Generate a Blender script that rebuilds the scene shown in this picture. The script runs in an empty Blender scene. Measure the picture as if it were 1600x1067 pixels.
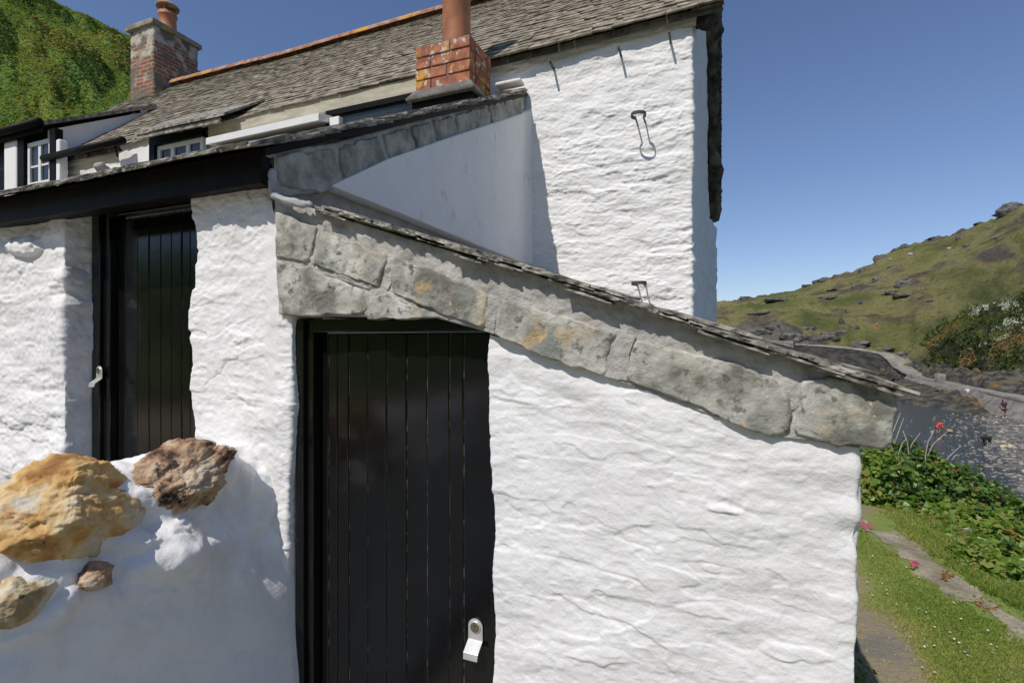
import bpy, bmesh, math, random
import numpy as np
from mathutils import Vector, Matrix
random.seed(7); rng = np.random.default_rng(11)
sc = bpy.context.scene; COL = sc.collection
R = math.radians
# ------------------------------------------------------------------ frame of reference
# X runs along the cottage front (to the right), Y goes back from the viewer, Z up; camera above (0,0)
TH = math.atan2(800., 1965.); CT, ST = math.cos(TH), math.sin(TH); EYE = 1.9
def ray(px, py):
    u = (px-800)/800.; v = (533.5-py)/800.
    return CT*u-ST, CT+ST*u, v
def atY(px, py, Y):
    x, y, v = ray(px, py); s = Y/y; return Vector((x*s, Y, EYE+v*s))
def atX(px, py, X):
    x, y, v = ray(px, py); s = X/x; return Vector((X, y*s, EYE+v*s))
def atS(px, py, s):
    x, y, v = ray(px, py); return Vector((x*s, y*s, EYE+v*s))
def atZ(px, py, z):
    x, y, v = ray(px, py); s = (z-EYE)/v; return Vector((x*s, y*s, z))
# ------------------------------------------------------------------ noise (numpy)
def _h(ix, iy, iz):
    n = (ix*374761393 + iy*668265263 + iz*2147483647 + 1013904223) & 0xffffffff
    n = ((n ^ (n >> 13))*1274126177) & 0xffffffff
    n = (n ^ (n >> 16)) & 0xffffffff
    return n/4294967295.*2-1
def noise(x, y, z=0.):
    x, y, z = np.broadcast_arrays(np.asarray(x, float), np.asarray(y, float), np.asarray(z, float))
    xi, yi, zi = np.floor(x), np.floor(y), np.floor(z)
    fx, fy, fz = x-xi, y-yi, z-zi
    xi, yi, zi = xi.astype(np.int64), yi.astype(np.int64), zi.astype(np.int64)
    fx, fy, fz = [t*t*t*(t*(t*6-15)+10) for t in (fx, fy, fz)]
    def L(a, b, t): return a+(b-a)*t
    r = []
    for dz in (0, 1):
        a = L(_h(xi, yi, zi+dz), _h(xi+1, yi, zi+dz), fx)
        b = L(_h(xi, yi+1, zi+dz), _h(xi+1, yi+1, zi+dz), fx)
        r.append(L(a, b, fy))
    return L(r[0], r[1], fz)
def fbm(x, y, z=0., o=4, g=.5):
    s = 0; a = 1.; f = 1.
    for i in range(o):
        s = s+a*noise(np.asarray(x)*f+i*17.3, np.asarray(y)*f+i*5.1, np.asarray(z)*f+i*9.7); a *= g; f *= 2.03
    return s
def sst(a, b, x):
    t = np.clip((np.asarray(x, float)-a)/(b-a), 0, 1); return t*t*(3-2*t)
def worley(x, y):
    x, y = np.broadcast_arrays(np.asarray(x, float), np.asarray(y, float))
    xi, yi = np.floor(x).astype(np.int64), np.floor(y).astype(np.int64)
    f1 = np.full(x.shape, 9.); f2 = np.full(x.shape, 9.); idd = np.zeros(x.shape)
    for dx in (-1, 0, 1):
        for dy in (-1, 0, 1):
            cx, cy = xi+dx, yi+dy
            px = cx+.5+.42*_h(cx, cy, cx*0+3); py = cy+.5+.42*_h(cx, cy, cx*0+8)
            d = np.hypot(px-x, py-y); m = d < f1
            f2 = np.where(m, f1, np.minimum(f2, d)); idd = np.where(m, _h(cx, cy, cx*0+21), idd); f1 = np.where(m, d, f1)
    return f1, f2, idd
# ------------------------------------------------------------------ materials
def nodes(name):
    m = bpy.data.materials.new(name); m.use_nodes = True
    nt = m.node_tree; nt.nodes.clear()
    return m, nt
def N(nt, t, **k):
    n = nt.nodes.new(t)
    for a, b in k.items(): setattr(n, a, b)
    return n
def ramp(nt, src, stops):
    r = N(nt, 'ShaderNodeValToRGB'); cr = r.color_ramp
    while len(cr.elements) < len(stops): cr.elements.new(.5)
    for e, (p, c) in zip(cr.elements, stops):
        e.position = p; e.color = (c[0], c[1], c[2], 1) if not isinstance(c, (int, float)) else (c, c, c, 1)
    nt.links.new(src, r.inputs[0]); return r.outputs[0]
def pmat(name, stops, scale=3., rough=.8, bump=(), layers=(), stretch=(1, 1, 1), detail=6, spec=.5, attr=None,
         metallic=0, transl=None, rand=True, dist=0.):
    """noise coloured surface; layers = (scale, lo, hi, colour[, stretch]); bump = (scale, strength, distance)"""
    m, nt = nodes(name); lk = nt.links.new
    geo = N(nt, 'ShaderNodeNewGeometry'); pos = geo.outputs['Position']
    if rand:
        oi = N(nt, 'ShaderNodeObjectInfo'); mu = N(nt, 'ShaderNodeMath', operation='MULTIPLY'); mu.inputs[1].default_value = 41.
        lk(oi.outputs['Random'], mu.inputs[0]); ad = N(nt, 'ShaderNodeVectorMath', operation='ADD')
        lk(pos, ad.inputs[0]); lk(mu.outputs[0], ad.inputs[1]); pos = ad.outputs[0]
    def tex(s, st=stretch, d=detail):
        mp = N(nt, 'ShaderNodeMapping'); mp.inputs['Scale'].default_value = st; lk(pos, mp.inputs[0])
        t = N(nt, 'ShaderNodeTexNoise'); t.inputs['Scale'].default_value = s; t.inputs['Detail'].default_value = d
        t.inputs['Roughness'].default_value = .6; t.inputs['Distortion'].default_value = dist
        lk(mp.outputs[0], t.inputs['Vector']); return t.outputs['Fac']
    if attr:
        a = N(nt, 'ShaderNodeAttribute', attribute_name=attr); src = a.outputs['Fac']
        if scale:
            mx = N(nt, 'ShaderNodeMath', operation='MULTIPLY_ADD'); lk(tex(scale), mx.inputs[0]); mx.inputs[1].default_value = .5
            sb = N(nt, 'ShaderNodeMath', operation='SUBTRACT'); lk(src, sb.inputs[0]); sb.inputs[1].default_value = .25
            lk(sb.outputs[0], mx.inputs[2]); src = mx.outputs[0]
    else: src = tex(scale)
    if not attr: stops = [(.5+(p_-.5)*.62, c_) for p_, c_ in stops]
    col = ramp(nt, src, stops)
    for Ly in layers:
        s, lo, hi, c = Ly[:4]; st = Ly[4] if len(Ly) > 4 else stretch
        f = ramp(nt, tex(s, st), [(lo, 0.), (hi, 1.)])
        mx = N(nt, 'ShaderNodeMix', data_type='RGBA'); lk(f, mx.inputs[0]); lk(col, mx.inputs[6])
        mx.inputs[7].default_value = (*c, 1); col = mx.outputs[2]
    b = N(nt, 'ShaderNodeBsdfPrincipled'); lk(col, b.inputs['Base Color'])
    b.inputs['Roughness'].default_value = rough; b.inputs['Specular IOR Level'].default_value = spec
    b.inputs['Metallic'].default_value = metallic
    prev = None
    for s, st, di in bump:
        bp = N(nt, 'ShaderNodeBump'); bp.inputs['Strength'].default_value = st; bp.inputs['Distance'].default_value = di
        lk(tex(s, stretch, 8), bp.inputs['Height'])
        if prev: lk(prev, bp.inputs['Normal'])
        prev = bp.outputs[0]
    if prev: lk(prev, b.inputs['Normal'])
    out = N(nt, 'ShaderNodeOutputMaterial'); sh = b.outputs[0]
    if transl:
        t = N(nt, 'ShaderNodeBsdfTranslucent'); g = N(nt, 'ShaderNodeMix', data_type='RGBA', blend_type='MULTIPLY'); g.inputs[0].default_value = 1
        lk(col, g.inputs[6]); g.inputs[7].default_value = (1.6, 1.7, .7, 1); lk(g.outputs[2], t.inputs[0])
        ms = N(nt, 'ShaderNodeMixShader'); ms.inputs[0].default_value = transl; lk(sh, ms.inputs[1]); lk(t.outputs[0], ms.inputs[2]); sh = ms.outputs[0]
    lk(sh, out.inputs[0]); return m
MT = {}
MT['lime'] = pmat('white_limewash', [(.3, (.76, .75, .74)), (.7, (.83, .825, .815))], 5, .9, bump=[(120, .40, .005), (36, .32, .010)],
                  layers=[(9, .60, .78, (.72, .71, .69), (1, 1, 3))], spec=.25)
MT['limeup'] = pmat('white_limewash_weathered', [(.3, (.78, .77, .76)), (.7, (.84, .835, .825))], 5, .9, bump=[(60, .38, .012)],
                  layers=[(7, .62, .8, (.70, .69, .66), (1, 1, 2))], spec=.25)
MT['smooth'] = pmat('white_smooth_render', [(.3, (.82, .81, .79)), (.7, (.87, .86, .84))], 3, .85, bump=[(60, .12, .005)],
                  layers=[(11, .62, .74, (.60, .61, .62), (1, 1, .5))], spec=.3)
MT['verge'] = pmat('grey_green_slate_stone', [(.30, (.18, .18, .15)), (.44, (.335, .33, .285)), (.58, (.47, .46, .405)), (.74, (.62, .605, .55))], 7, .85, bump=[(110, .6, .005), (40, .6, .010)],
                  layers=[(26, .57, .64, (.16, .16, .135)), (4, .56, .66, (.52, .46, .35)), (3.2, .61, .68, (.50, .36, .19)), (34, .66, .69, (.60, .43, .26)), (9, .58, .64, (.25, .265, .23))], spec=.3)
MT['vergeup'] = pmat('grey_slate_stone', [(.32, (.22, .215, .185)), (.68, (.46, .445, .39))], 8, .85, bump=[(50, .4, .008)],
                  layers=[(5, .63, .70, (.36, .32, .22)), (14, .6, .72, (.42, .42, .39))], spec=.3)
MT['mortar'] = pmat('grey_lime_mortar', [(.3, (.38, .365, .335)), (.7, (.52, .50, .47))], 14, .95, bump=[(190, .7, .006), (60, .6, .010)],
                  layers=[(18, .66, .78, (.17, .165, .15))], spec=.2)
MT['slate'] = pmat('weathered_roof_slate', [(.3, (.10, .088, .066)), (.5, (.235, .205, .155)), (.72, (.40, .35, .27))], 9, .88, bump=[(70, .6, .008)],
                  layers=[(2.2, .55, .75, (.27, .24, .185)), (30, .64, .72, (.50, .47, .40)), (7.3, .725, .74, (.58, .33, .04)), (5.1, .70, .75, (.36, .31, .10))], spec=.3)
MT['slateold'] = pmat('lichened_lean_to_slate', [(.3, (.085, .082, .07)), (.5, (.235, .22, .185)), (.7, (.42, .395, .335))], 14, .88, bump=[(90, .7, .005)],
                  layers=[(32, .60, .70, (.48, .46, .40)), (5, .66, .72, (.42, .33, .16))], spec=.3)
MT['black'] = pmat('black_gloss_paint', [(.3, (.0045, .0045, .004)), (.7, (.0065, .0065, .006))], 8, .14, bump=[(22, .03, .01)], spec=.5)
MT['blackmatt'] = pmat('black_weathered_paint', [(.3, (.0035, .0033, .0028)), (.7, (.009, .008, .0065))], 12, .5, bump=[(60, .2, .004)], spec=.12)
MT['groove'] = pmat('dusty_groove', [(.50, (.008, .008, .007)), (.72, (.13, .125, .10))], 40, .7, stretch=(1, 1, .5))
MT['alu'] = pmat('brushed_aluminium', [(.3, (.66, .66, .64)), (.7, (.76, .76, .74))], 30, .35, metallic=.55, bump=[(200, .05, .002)])
MT['brass'] = pmat('dull_brass_cylinder', [(.3, (.18, .16, .09)), (.7, (.26, .23, .14))], 90, .4, metallic=.6)
MT['white'] = pmat('white_gloss_paint', [(.3, (.74, .74, .73)), (.7, (.80, .80, .79))], 6, .4)
MT['cream'] = pmat('cream_weathered_paint', [(.3, (.36, .33, .24)), (.7, (.52, .48, .37))], 4, .7, stretch=(1, 1, 4))
MT['glass'] = pmat('window_glass', [(.3, (.012, .016, .014)), (.7, (.03, .04, .035))], 2, .06, spec=.6)
MT['terra'] = pmat('terracotta_ridge_tile', [(.3, (.24, .11, .065)), (.7, (.44, .22, .13))], 7, .85, bump=[(60, .4, .01)],
                  layers=[(6, .52, .62, (.42, .33, .25)), (2.2, .56, .62, (.58, .30, .04)), (20, .66, .74, (.45, .42, .36))])
MT['pipe'] = pmat('terracotta_flue_pipe', [(.3, (.36, .135, .06)), (.7, (.50, .20, .095))], 6, .5, bump=[(80, .1, .004)],
                  layers=[(2.6, .62, .72, (.30, .10, .05), (1, 1, .3)), (22, .70, .74, (.55, .50, .42))])
MT['brick'] = pmat('red_flue_brick', [(.3, (.28, .09, .045)), (.7, (.46, .185, .095))], 12, .85, bump=[(90, .5, .006)],
                  layers=[(19, .57, .62, (.58, .50, .42)), (7, .57, .63, (.58, .32, .05)), (15, .64, .72, (.15, .07, .05))])
MT['lead'] = pmat('lead_sheet', [(.3, (.27, .28, .28)), (.7, (.42, .43, .43))], 12, .6, bump=[(30, .3, .01)])
MT['iron'] = pmat('rusty_dark_iron', [(.3, (.035, .033, .03)), (.7, (.10, .09, .08))], 40, .7)
MT['soffit'] = pmat('dark_verge_rubble', [(.3, (.03, .026, .02)), (.5, (.09, .08, .06)), (.7, (.17, .16, .12))], 5, .9, bump=[(16, .8, .04)],
                  layers=[(3, .60, .66, (.20, .06, .035))])
MT['ochre'] = pmat('ochre_boulder', [(.30, (.42, .21, .07)), (.45, (.59, .37, .14)), (.58, (.66, .49, .26)), (.72, (.62, .56, .45))], 9, .85, bump=[(70, .5, .006), (20, .6, .014)],
                  layers=[(7, .58, .70, (.50, .22, .05)), (34, .68, .72, (.10, .07, .05)), (4, .62, .72, (.52, .49, .42), (1, 1, 2.5))], spec=.3)
MT['pinkrock'] = pmat('red_brown_boulder', [(.30, (.07, .042, .03)), (.45, (.40, .25, .15)), (.60, (.56, .42, .29)), (.72, (.56, .47, .36))], 10, .85, bump=[(60, .6, .008), (18, .8, .02)],
                  layers=[(12, .60, .66, (.05, .04, .035)), (5, .63, .70, (.46, .21, .07)), (30, .68, .74, (.50, .44, .38))], spec=.3)
MT['buffrock'] = pmat('buff_boulder', [(.30, (.34, .24, .12)), (.5, (.56, .46, .29)), (.7, (.63, .57, .45))], 12, .85, bump=[(60, .5, .008), (22, .7, .015)],
                  layers=[(16, .62, .68, (.08, .065, .05)), (7, .64, .70, (.50, .28, .08))], spec=.3)
MT['paving'] = pmat('pale_paving', [(.3, (.20, .19, .17)), (.7, (.30, .29, .26))], 4, .9, bump=[(40, .4, .01)])
MT['grasssoil'] = pmat('lawn_soil', [(.36, (.30, .25, .17)), (.48, (.28, .25, .12)), (.60, (.21, .27, .075))], 1.5, .95, bump=[(60, .8, .02), (9, .5, .05)],
                  layers=[(.9, .60, .66, (.22, .20, .17)), (40, .66, .72, (.27, .25, .20))], spec=.1, attr='tint')
MT['pathsoil'] = pmat('trodden_grey_path', [(.3, (.23, .20, .14)), (.7, (.40, .355, .265))], 5, .95, bump=[(70, .7, .012), (14, .6, .03)],
                  layers=[(30, .62, .70, (.14, .10, .06)), (45, .67, .73, (.45, .42, .37))], spec=.1)
MT['blade'] = pmat('grass_blade', [(0, (.13, .225, .035)), (.5, (.24, .31, .065)), (.8, (.38, .36, .12)), (1, (.52, .45, .23))], 0, .6, attr='tint', transl=.4, spec=.2)
MT['leaf'] = pmat('bramble_leaf', [(0, (.03, .062, .012)), (.45, (.085, .165, .022)), (.8, (.19, .29, .04)), (.93, (.29, .29, .08)), (1, (.30, .15, .05))], 0, .38, attr='tint', transl=.35, spec=.45)
MT['scrub'] = pmat('hillside_scrub_leaf', [(0, (.03, .05, .014)), (.3, (.085, .135, .032)), (.6, (.19, .265, .068)), (.82, (.28, .27, .08)), (1, (.30, .22, .10))], 0, .6, attr='tint', transl=.35, spec=.2)
MT['bankleaf'] = pmat('bank_scrub_leaf', [(0, (.02, .03, .01)), (.3, (.05, .075, .02)), (.6, (.105, .14, .035)), (.82, (.17, .165, .05)), (1, (.24, .15, .055))], 0, .6, attr='tint', transl=.3, spec=.2)
MT['unseen_lane'] = pmat('unseen_lane_tan', [(.3, (.34, .26, .17)), (.7, (.56, .46, .33))], 1.2, .95)  # pale tan chosen for the warm reflection in the near door
MT['stem'] = pmat('dry_stem', [(.3, (.30, .26, .20)), (.7, (.46, .42, .35))], 20, .8)
MT['woody'] = pmat('bramble_stem', [(.3, (.10, .07, .04)), (.7, (.18, .13, .07))], 20, .8)
MT['petal'] = pmat('pink_petal', [(.3, (.55, .06, .18)), (.7, (.68, .12, .28))], 60, .6, transl=.3)
MT['whiteflower'] = pmat('white_blossom', [(.3, (.42, .42, .36)), (.7, (.58, .58, .52))], 3, .7)
MT['hill'] = pmat('headland_turf', [(.0, (.10, .12, .038)), (.30, (.18, .188, .06)), (.5, (.265, .245, .095)), (.64, (.19, .16, .09)), (.8, (.095, .088, .077)), (1, (.19, .175, .155))], .3, .95,
                  bump=[(.5, 1., 2.0), (1.6, .9, .9)], layers=[(.05, .56, .66, (.125, .10, .06), (1, 1, 3)), (.30, .58, .66, (.10, .105, .045)), (1.1, .60, .66, (.07, .072, .038)), (1.7, .62, .68, (.27, .25, .16))], spec=.1, attr='tint')
MT['greenhill'] = pmat('steep_green_turf', [(.3, (.07, .13, .028)), (.5, (.12, .21, .04)), (.7, (.17, .23, .06))], .22, .95, bump=[(1.6, .9, .5)],
                  layers=[(.13, .58, .66, (.08, .075, .026)), (.5, .64, .70, (.017, .027, .009))], spec=.1)
MT['rock'] = pmat('dark_headland_rock', [(.3, (.035, .034, .03)), (.5, (.10, .095, .085)), (.7, (.20, .19, .17))], .9, .9, bump=[(2.5, .9, .3)], stretch=(1, 1, 2))
MT['weed'] = pmat('weedy_shore_rock', [(.30, (.022, .021, .018)), (.5, (.065, .06, .045)), (.7, (.14, .125, .09))], .9, .85, bump=[(3, .9, .25)], stretch=(1, 1, 2.5),
                  layers=[(.35, .58, .64, (.20, .115, .025)), (.45, .60, .68, (.12, .125, .03))])
MT['palerock'] = pmat('pale_boulder', [(.3, (.36, .34, .30)), (.7, (.52, .50, .45))], 2, .9)
MT['quay'] = pmat('weathered_quay_stone', [(.3, (.20, .18, .145)), (.7, (.33, .30, .25))], .8, .9, bump=[(3, .6, .1)], stretch=(1, 1, 2), layers=[(.5, .58, .68, (.13, .125, .10))])
MT['quaydark'] = pmat('tide_stained_quay_face', [(.3, (.028, .027, .025)), (.7, (.085, .08, .072))], .8, .9, bump=[(3, .8, .15)], stretch=(1, 1, 2), layers=[(.6, .64, .70, (.15, .14, .12))])
MT['beach'] = pmat('shingle_bed', [(.3, (.06, .06, .055)), (.5, (.15, .145, .125)), (.7, (.28, .265, .23))], 2.2, .85, bump=[(6, .8, .08)], layers=[(.5, .56, .66, (.06, .062, .05)), (9, .66, .70, (.42, .39, .33))])
MT['pebble'] = pmat('beach_cobble', [(0, (.07, .07, .065)), (.45, (.19, .185, .16)), (.8, (.36, .33, .26)), (1, (.48, .44, .35))], 0, .8, attr='tint')
MT['skin'] = pmat('skin', [(.3, (.42, .21, .13)), (.7, (.48, .25, .16))], 4, .6)
MT['red'] = pmat('red_cloth', [(.3, (.60, .035, .025)), (.7, (.68, .06, .04))], 9, .8)
MT['navy'] = pmat('navy_cloth', [(.3, (.018, .022, .055)), (.7, (.03, .035, .08))], 9, .8)
MT['whitecloth'] = pmat('white_cloth', [(.3, (.62, .63, .65)), (.7, (.72, .73, .74))], 9, .8)
MT['pinkcloth'] = pmat('dusky_red_bag_cloth', [(.3, (.28, .06, .07)), (.7, (.36, .09, .10))], 9, .8)
MT['hair'] = pmat('dark_hair', [(.3, (.012, .009, .008)), (.7, (.03, .02, .016))], 30, .6)
MT['netc'] = pmat('pale_net', [(.3, (.55, .42, .22)), (.7, (.65, .52, .30))], 30, .8)
MT['blackfur'] = pmat('black_fur', [(.3, (.008, .008, .008)), (.7, (.02, .02, .02))], 30, .7)
def water_mat():
    m, nt = nodes('harbour_water'); lk = nt.links.new
    b = N(nt, 'ShaderNodeBsdfPrincipled'); b.inputs['Base Color'].default_value = (.022, .028, .034, 1)
    b.inputs['Roughness'].default_value = .08; b.inputs['IOR'].default_value = 1.33
    t = N(nt, 'ShaderNodeTexNoise'); t.inputs['Scale'].default_value = 2.2; t.inputs['Detail'].default_value = 6
    g = N(nt, 'ShaderNodeNewGeometry'); lk(g.outputs['Position'], t.inputs['Vector'])
    bp = N(nt, 'ShaderNodeBump'); bp.inputs['Strength'].default_value = .55; bp.inputs['Distance'].default_value = .12
    lk(t.outputs['Fac'], bp.inputs['Height']); lk(bp.outputs[0], b.inputs['Normal'])
    o = N(nt, 'ShaderNodeOutputMaterial'); lk(b.outputs[0], o.inputs[0]); return m
MT['capstone'] = pmat('lichened_cap_stone', [(.3, (.16, .15, .12)), (.7, (.34, .31, .25))], 6, .9, bump=[(30, .5, .01)], layers=[(5, .56, .66, (.42, .27, .05)), (17, .6, .7, (.45, .43, .37))])
MT['skirt'] = pmat('dark_mortar_skirt', [(.3, (.10, .095, .085)), (.7, (.20, .19, .17))], 9, .9, bump=[(60, .5, .01)])
MT['water'] = water_mat()
def oldbrick_mat():
    m, nt = nodes('limewashed_old_brick'); lk = nt.links.new
    g = N(nt, 'ShaderNodeNewGeometry'); sx = N(nt, 'ShaderNodeSeparateXYZ'); lk(g.outputs['Position'], sx.inputs[0])
    ad = N(nt, 'ShaderNodeMath', operation='ADD'); lk(sx.outputs[0], ad.inputs[0]); lk(sx.outputs[1], ad.inputs[1])
    cb = N(nt, 'ShaderNodeCombineXYZ'); lk(ad.outputs[0], cb.inputs[0]); lk(sx.outputs[2], cb.inputs[1])
    bk = N(nt, 'ShaderNodeTexBrick'); bk.inputs['Scale'].default_value = 1; bk.inputs['Brick Width'].default_value = .23; bk.inputs['Row Height'].default_value = .078
    bk.inputs['Mortar Size'].default_value = .012; bk.inputs['Color1'].default_value = (.30, .085, .04, 1); bk.inputs['Color2'].default_value = (.20, .10, .065, 1); bk.inputs['Mortar'].default_value = (.31, .27, .21, 1)
    lk(cb.outputs[0], bk.inputs['Vector'])
    col = bk.outputs['Color']
    def tex(s):
        t = N(nt, 'ShaderNodeTexNoise'); t.inputs['Scale'].default_value = s; t.inputs['Detail'].default_value = 7; lk(g.outputs['Position'], t.inputs['Vector']); return t.outputs['Fac']
    mz = N(nt, 'ShaderNodeMapRange'); mz.inputs[1].default_value = 7.5; mz.inputs[2].default_value = 8.6; mz.inputs[3].default_value = -.04; mz.inputs[4].default_value = .22; lk(sx.outputs[2], mz.inputs[0])
    sm = N(nt, 'ShaderNodeMath', operation='ADD'); lk(tex(4.5), sm.inputs[0]); lk(mz.outputs[0], sm.inputs[1])
    for src, lo, hi, c in ((sm.outputs[0], .50, .60, (.46, .43, .36)), (tex(3.1), .50, .60, (.155, .135, .10)), (tex(7), .66, .72, (.42, .30, .07))):
        mx = N(nt, 'ShaderNodeMix', data_type='RGBA'); lk(ramp(nt, src, [(lo, 0.), (hi, 1.)]), mx.inputs[0]); lk(col, mx.inputs[6]); mx.inputs[7].default_value = (*c, 1); col = mx.outputs[2]
    b = N(nt, 'ShaderNodeBsdfPrincipled'); b.inputs['Roughness'].default_value = .9; lk(col, b.inputs['Base Color'])
    bp = N(nt, 'ShaderNodeBump'); bp.inputs['Strength'].default_value = .6; bp.inputs['Distance'].default_value = .03; lk(tex(14), bp.inputs['Height']); lk(bp.outputs[0], b.inputs['Normal'])
    o = N(nt, 'ShaderNodeOutputMaterial'); lk(b.outputs[0], o.inputs[0]); return m
MT['oldbrick'] = oldbrick_mat()
# ------------------------------------------------------------------ objects
def wloc(o):
    p = Vector((0, 0, 0))
    while o is not None: p += o.location; o = o.parent
    return p
def thing(name, label, cat, loc=(0, 0, 0), group=None):
    o = bpy.data.objects.new(name, None); COL.objects.link(o); o.location = loc; o.empty_display_size = .1
    o['label'] = label; o['category'] = cat
    if group: o['group'] = group
    return o
def mk(name, verts, faces, mat, parent=None, smooth=True, tint=None, origin=None):
    """link ONE mesh object; vertices are given in world space"""
    v = np.asarray(verts, float).reshape(-1, 3)
    off = np.array(wloc(parent)) if parent is not None else np.array(origin if origin is not None else (0, 0, 0), float)
    me = bpy.data.meshes.new(name); me.from_pydata((v-off).tolist(), [], [tuple(map(int, f)) for f in faces])
    me.polygons.foreach_set('use_smooth', [smooth]*len(me.polygons))
    if tint is not None:
        a = me.attributes.new('tint', 'FLOAT', 'POINT'); a.data.foreach_set('value', np.asarray(tint, np.float32))
    me.materials.append(MT[mat]); me.update()
    o = bpy.data.objects.new(name, me); COL.objects.link(o)
    if parent is not None: o.parent = parent
    else: o.location = tuple(off)
    return o
def tag(o, label, cat, group=None):
    o['label'] = label; o['category'] = cat
    if group: o['group'] = group
    return o
def struct(o): o['kind'] = 'structure'; return o
def stuff(o, label=None, cat=None):
    o['kind'] = 'stuff'
    if label: o['label'] = label; o['category'] = cat
    return o
def grid_faces(n, m, closed=False):
    """n columns x m rows, index = i*m+j"""
    f = []
    for i in range(n if closed else n-1):
        a = i*m; b = ((i+1) % n)*m
        f += [(a+j, b+j, b+j+1, a+j+1) for j in range(m-1)]
    return f
class MB:
    def __init__(s): s.v = []; s.f = []
    def add(s, v, f):
        k = len(s.v); s.v += [tuple(p) for p in v]; s.f += [tuple(i+k for i in q) for q in f]
    def box(s, a, b):
        (x0, y0, z0), (x1, y1, z1) = a, b
        s.add([(x0, y0, z0), (x1, y0, z0), (x1, y1, z0), (x0, y1, z0), (x0, y0, z1), (x1, y0, z1), (x1, y1, z1), (x0, y1, z1)],
              [(0, 3, 2, 1), (4, 5, 6, 7), (0, 1, 5, 4), (1, 2, 6, 5), (2, 3, 7, 6), (3, 0, 4, 7)])
    def obox(s, c, ax, ay, az, jit=0.):
        """centre and three half-axis vectors"""
        c, ax, ay, az = map(Vector, (c, ax, ay, az)); v = []
        for kz in (-1, 1):
            for kx, ky in ((-1, -1), (1, -1), (1, 1), (-1, 1)):
                p = c+ax*kx+ay*ky+az*kz
                if jit: p += Vector((random.uniform(-jit, jit), random.uniform(-jit, jit), random.uniform(-jit, jit)*.4))
                v.append(p)
        s.add(v, [(0, 3, 2, 1), (4, 5, 6, 7), (0, 1, 5, 4), (1, 2, 6, 5), (2, 3, 7, 6), (3, 0, 4, 7)])
    def bar(s, p, q, w, h, up=(0, 0, 1)):
        p, q = Vector(p), Vector(q); d = (q-p); L = d.length; d.normalize(); up = Vector(up); r = d.cross(up).normalized(); u = r.cross(d)
        s.obox((p+q)/2, d*(L/2), r*(w/2), u*(h/2))
    def tube(s, pts, r, n=10, cap=True):
        pts = [Vector(p) for p in pts]; k = len(s.v); rr = r if hasattr(r, '__len__') else [r]*len(pts)
        prev = None
        for i, p in enumerate(pts):
            t = (pts[min(i+1, len(pts)-1)]-pts[max(i-1, 0)]).normalized()
            a = prev if prev is not None else (Vector((0, 0, 1)) if abs(t.z) < .9 else Vector((1, 0, 0)))
            x = (a-t*a.dot(t)).normalized(); y = t.cross(x); prev = x
            for j in range(n):
                an = 2*math.pi*j/n; s.v.append(tuple(p+(x*math.cos(an)+y*math.sin(an))*rr[i]))
        for i in range(len(pts)-1):
            for j in range(n):
                s.f.append((k+i*n+j, k+i*n+(j+1) % n, k+(i+1)*n+(j+1) % n, k+(i+1)*n+j))
        if cap:
            s.f.append(tuple(k+j for j in reversed(range(n)))); e = k+(len(pts)-1)*n; s.f.append(tuple(e+j for j in range(n)))
    def prism(s, poly, ext):
        n = len(poly); ext = Vector(ext); P = [Vector(p) for p in poly]
        s.add(P+[p+ext for p in P], [tuple(range(n)), tuple(reversed(range(n, 2*n)))]+[(i, i+n, (i+1) % n+n, (i+1) % n) for i in range(n)])
    def lathe(s, c, prof, n=24):
        c = Vector(c); k = len(s.v); m = len(prof)
        for i in range(n):
            a = 2*math.pi*i/n
            for r, z in prof: s.v.append((c.x+r*math.cos(a), c.y+r*math.sin(a), c.z+z))
        for i in range(n):
            b = (i+1) % n
            for j in range(m-1): s.f.append((k+i*m+j, k+b*m+j, k+b*m+j+1, k+i*m+j+1))
    def build(s, name, mat, parent=None, smooth=False, bevel=0., origin=None):
        o = mk(name, s.v, s.f, mat, parent, smooth, origin=origin)
        bm = bmesh.new(); bm.from_mesh(o.data); bmesh.ops.recalc_face_normals(bm, faces=bm.faces)
        bm.to_mesh(o.data); bm.free()
        if bevel:
            md = o.modifiers.new('bevel', 'BEVEL'); md.width = bevel; md.segments = 2; md.limit_method = 'ANGLE'
        return o
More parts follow.
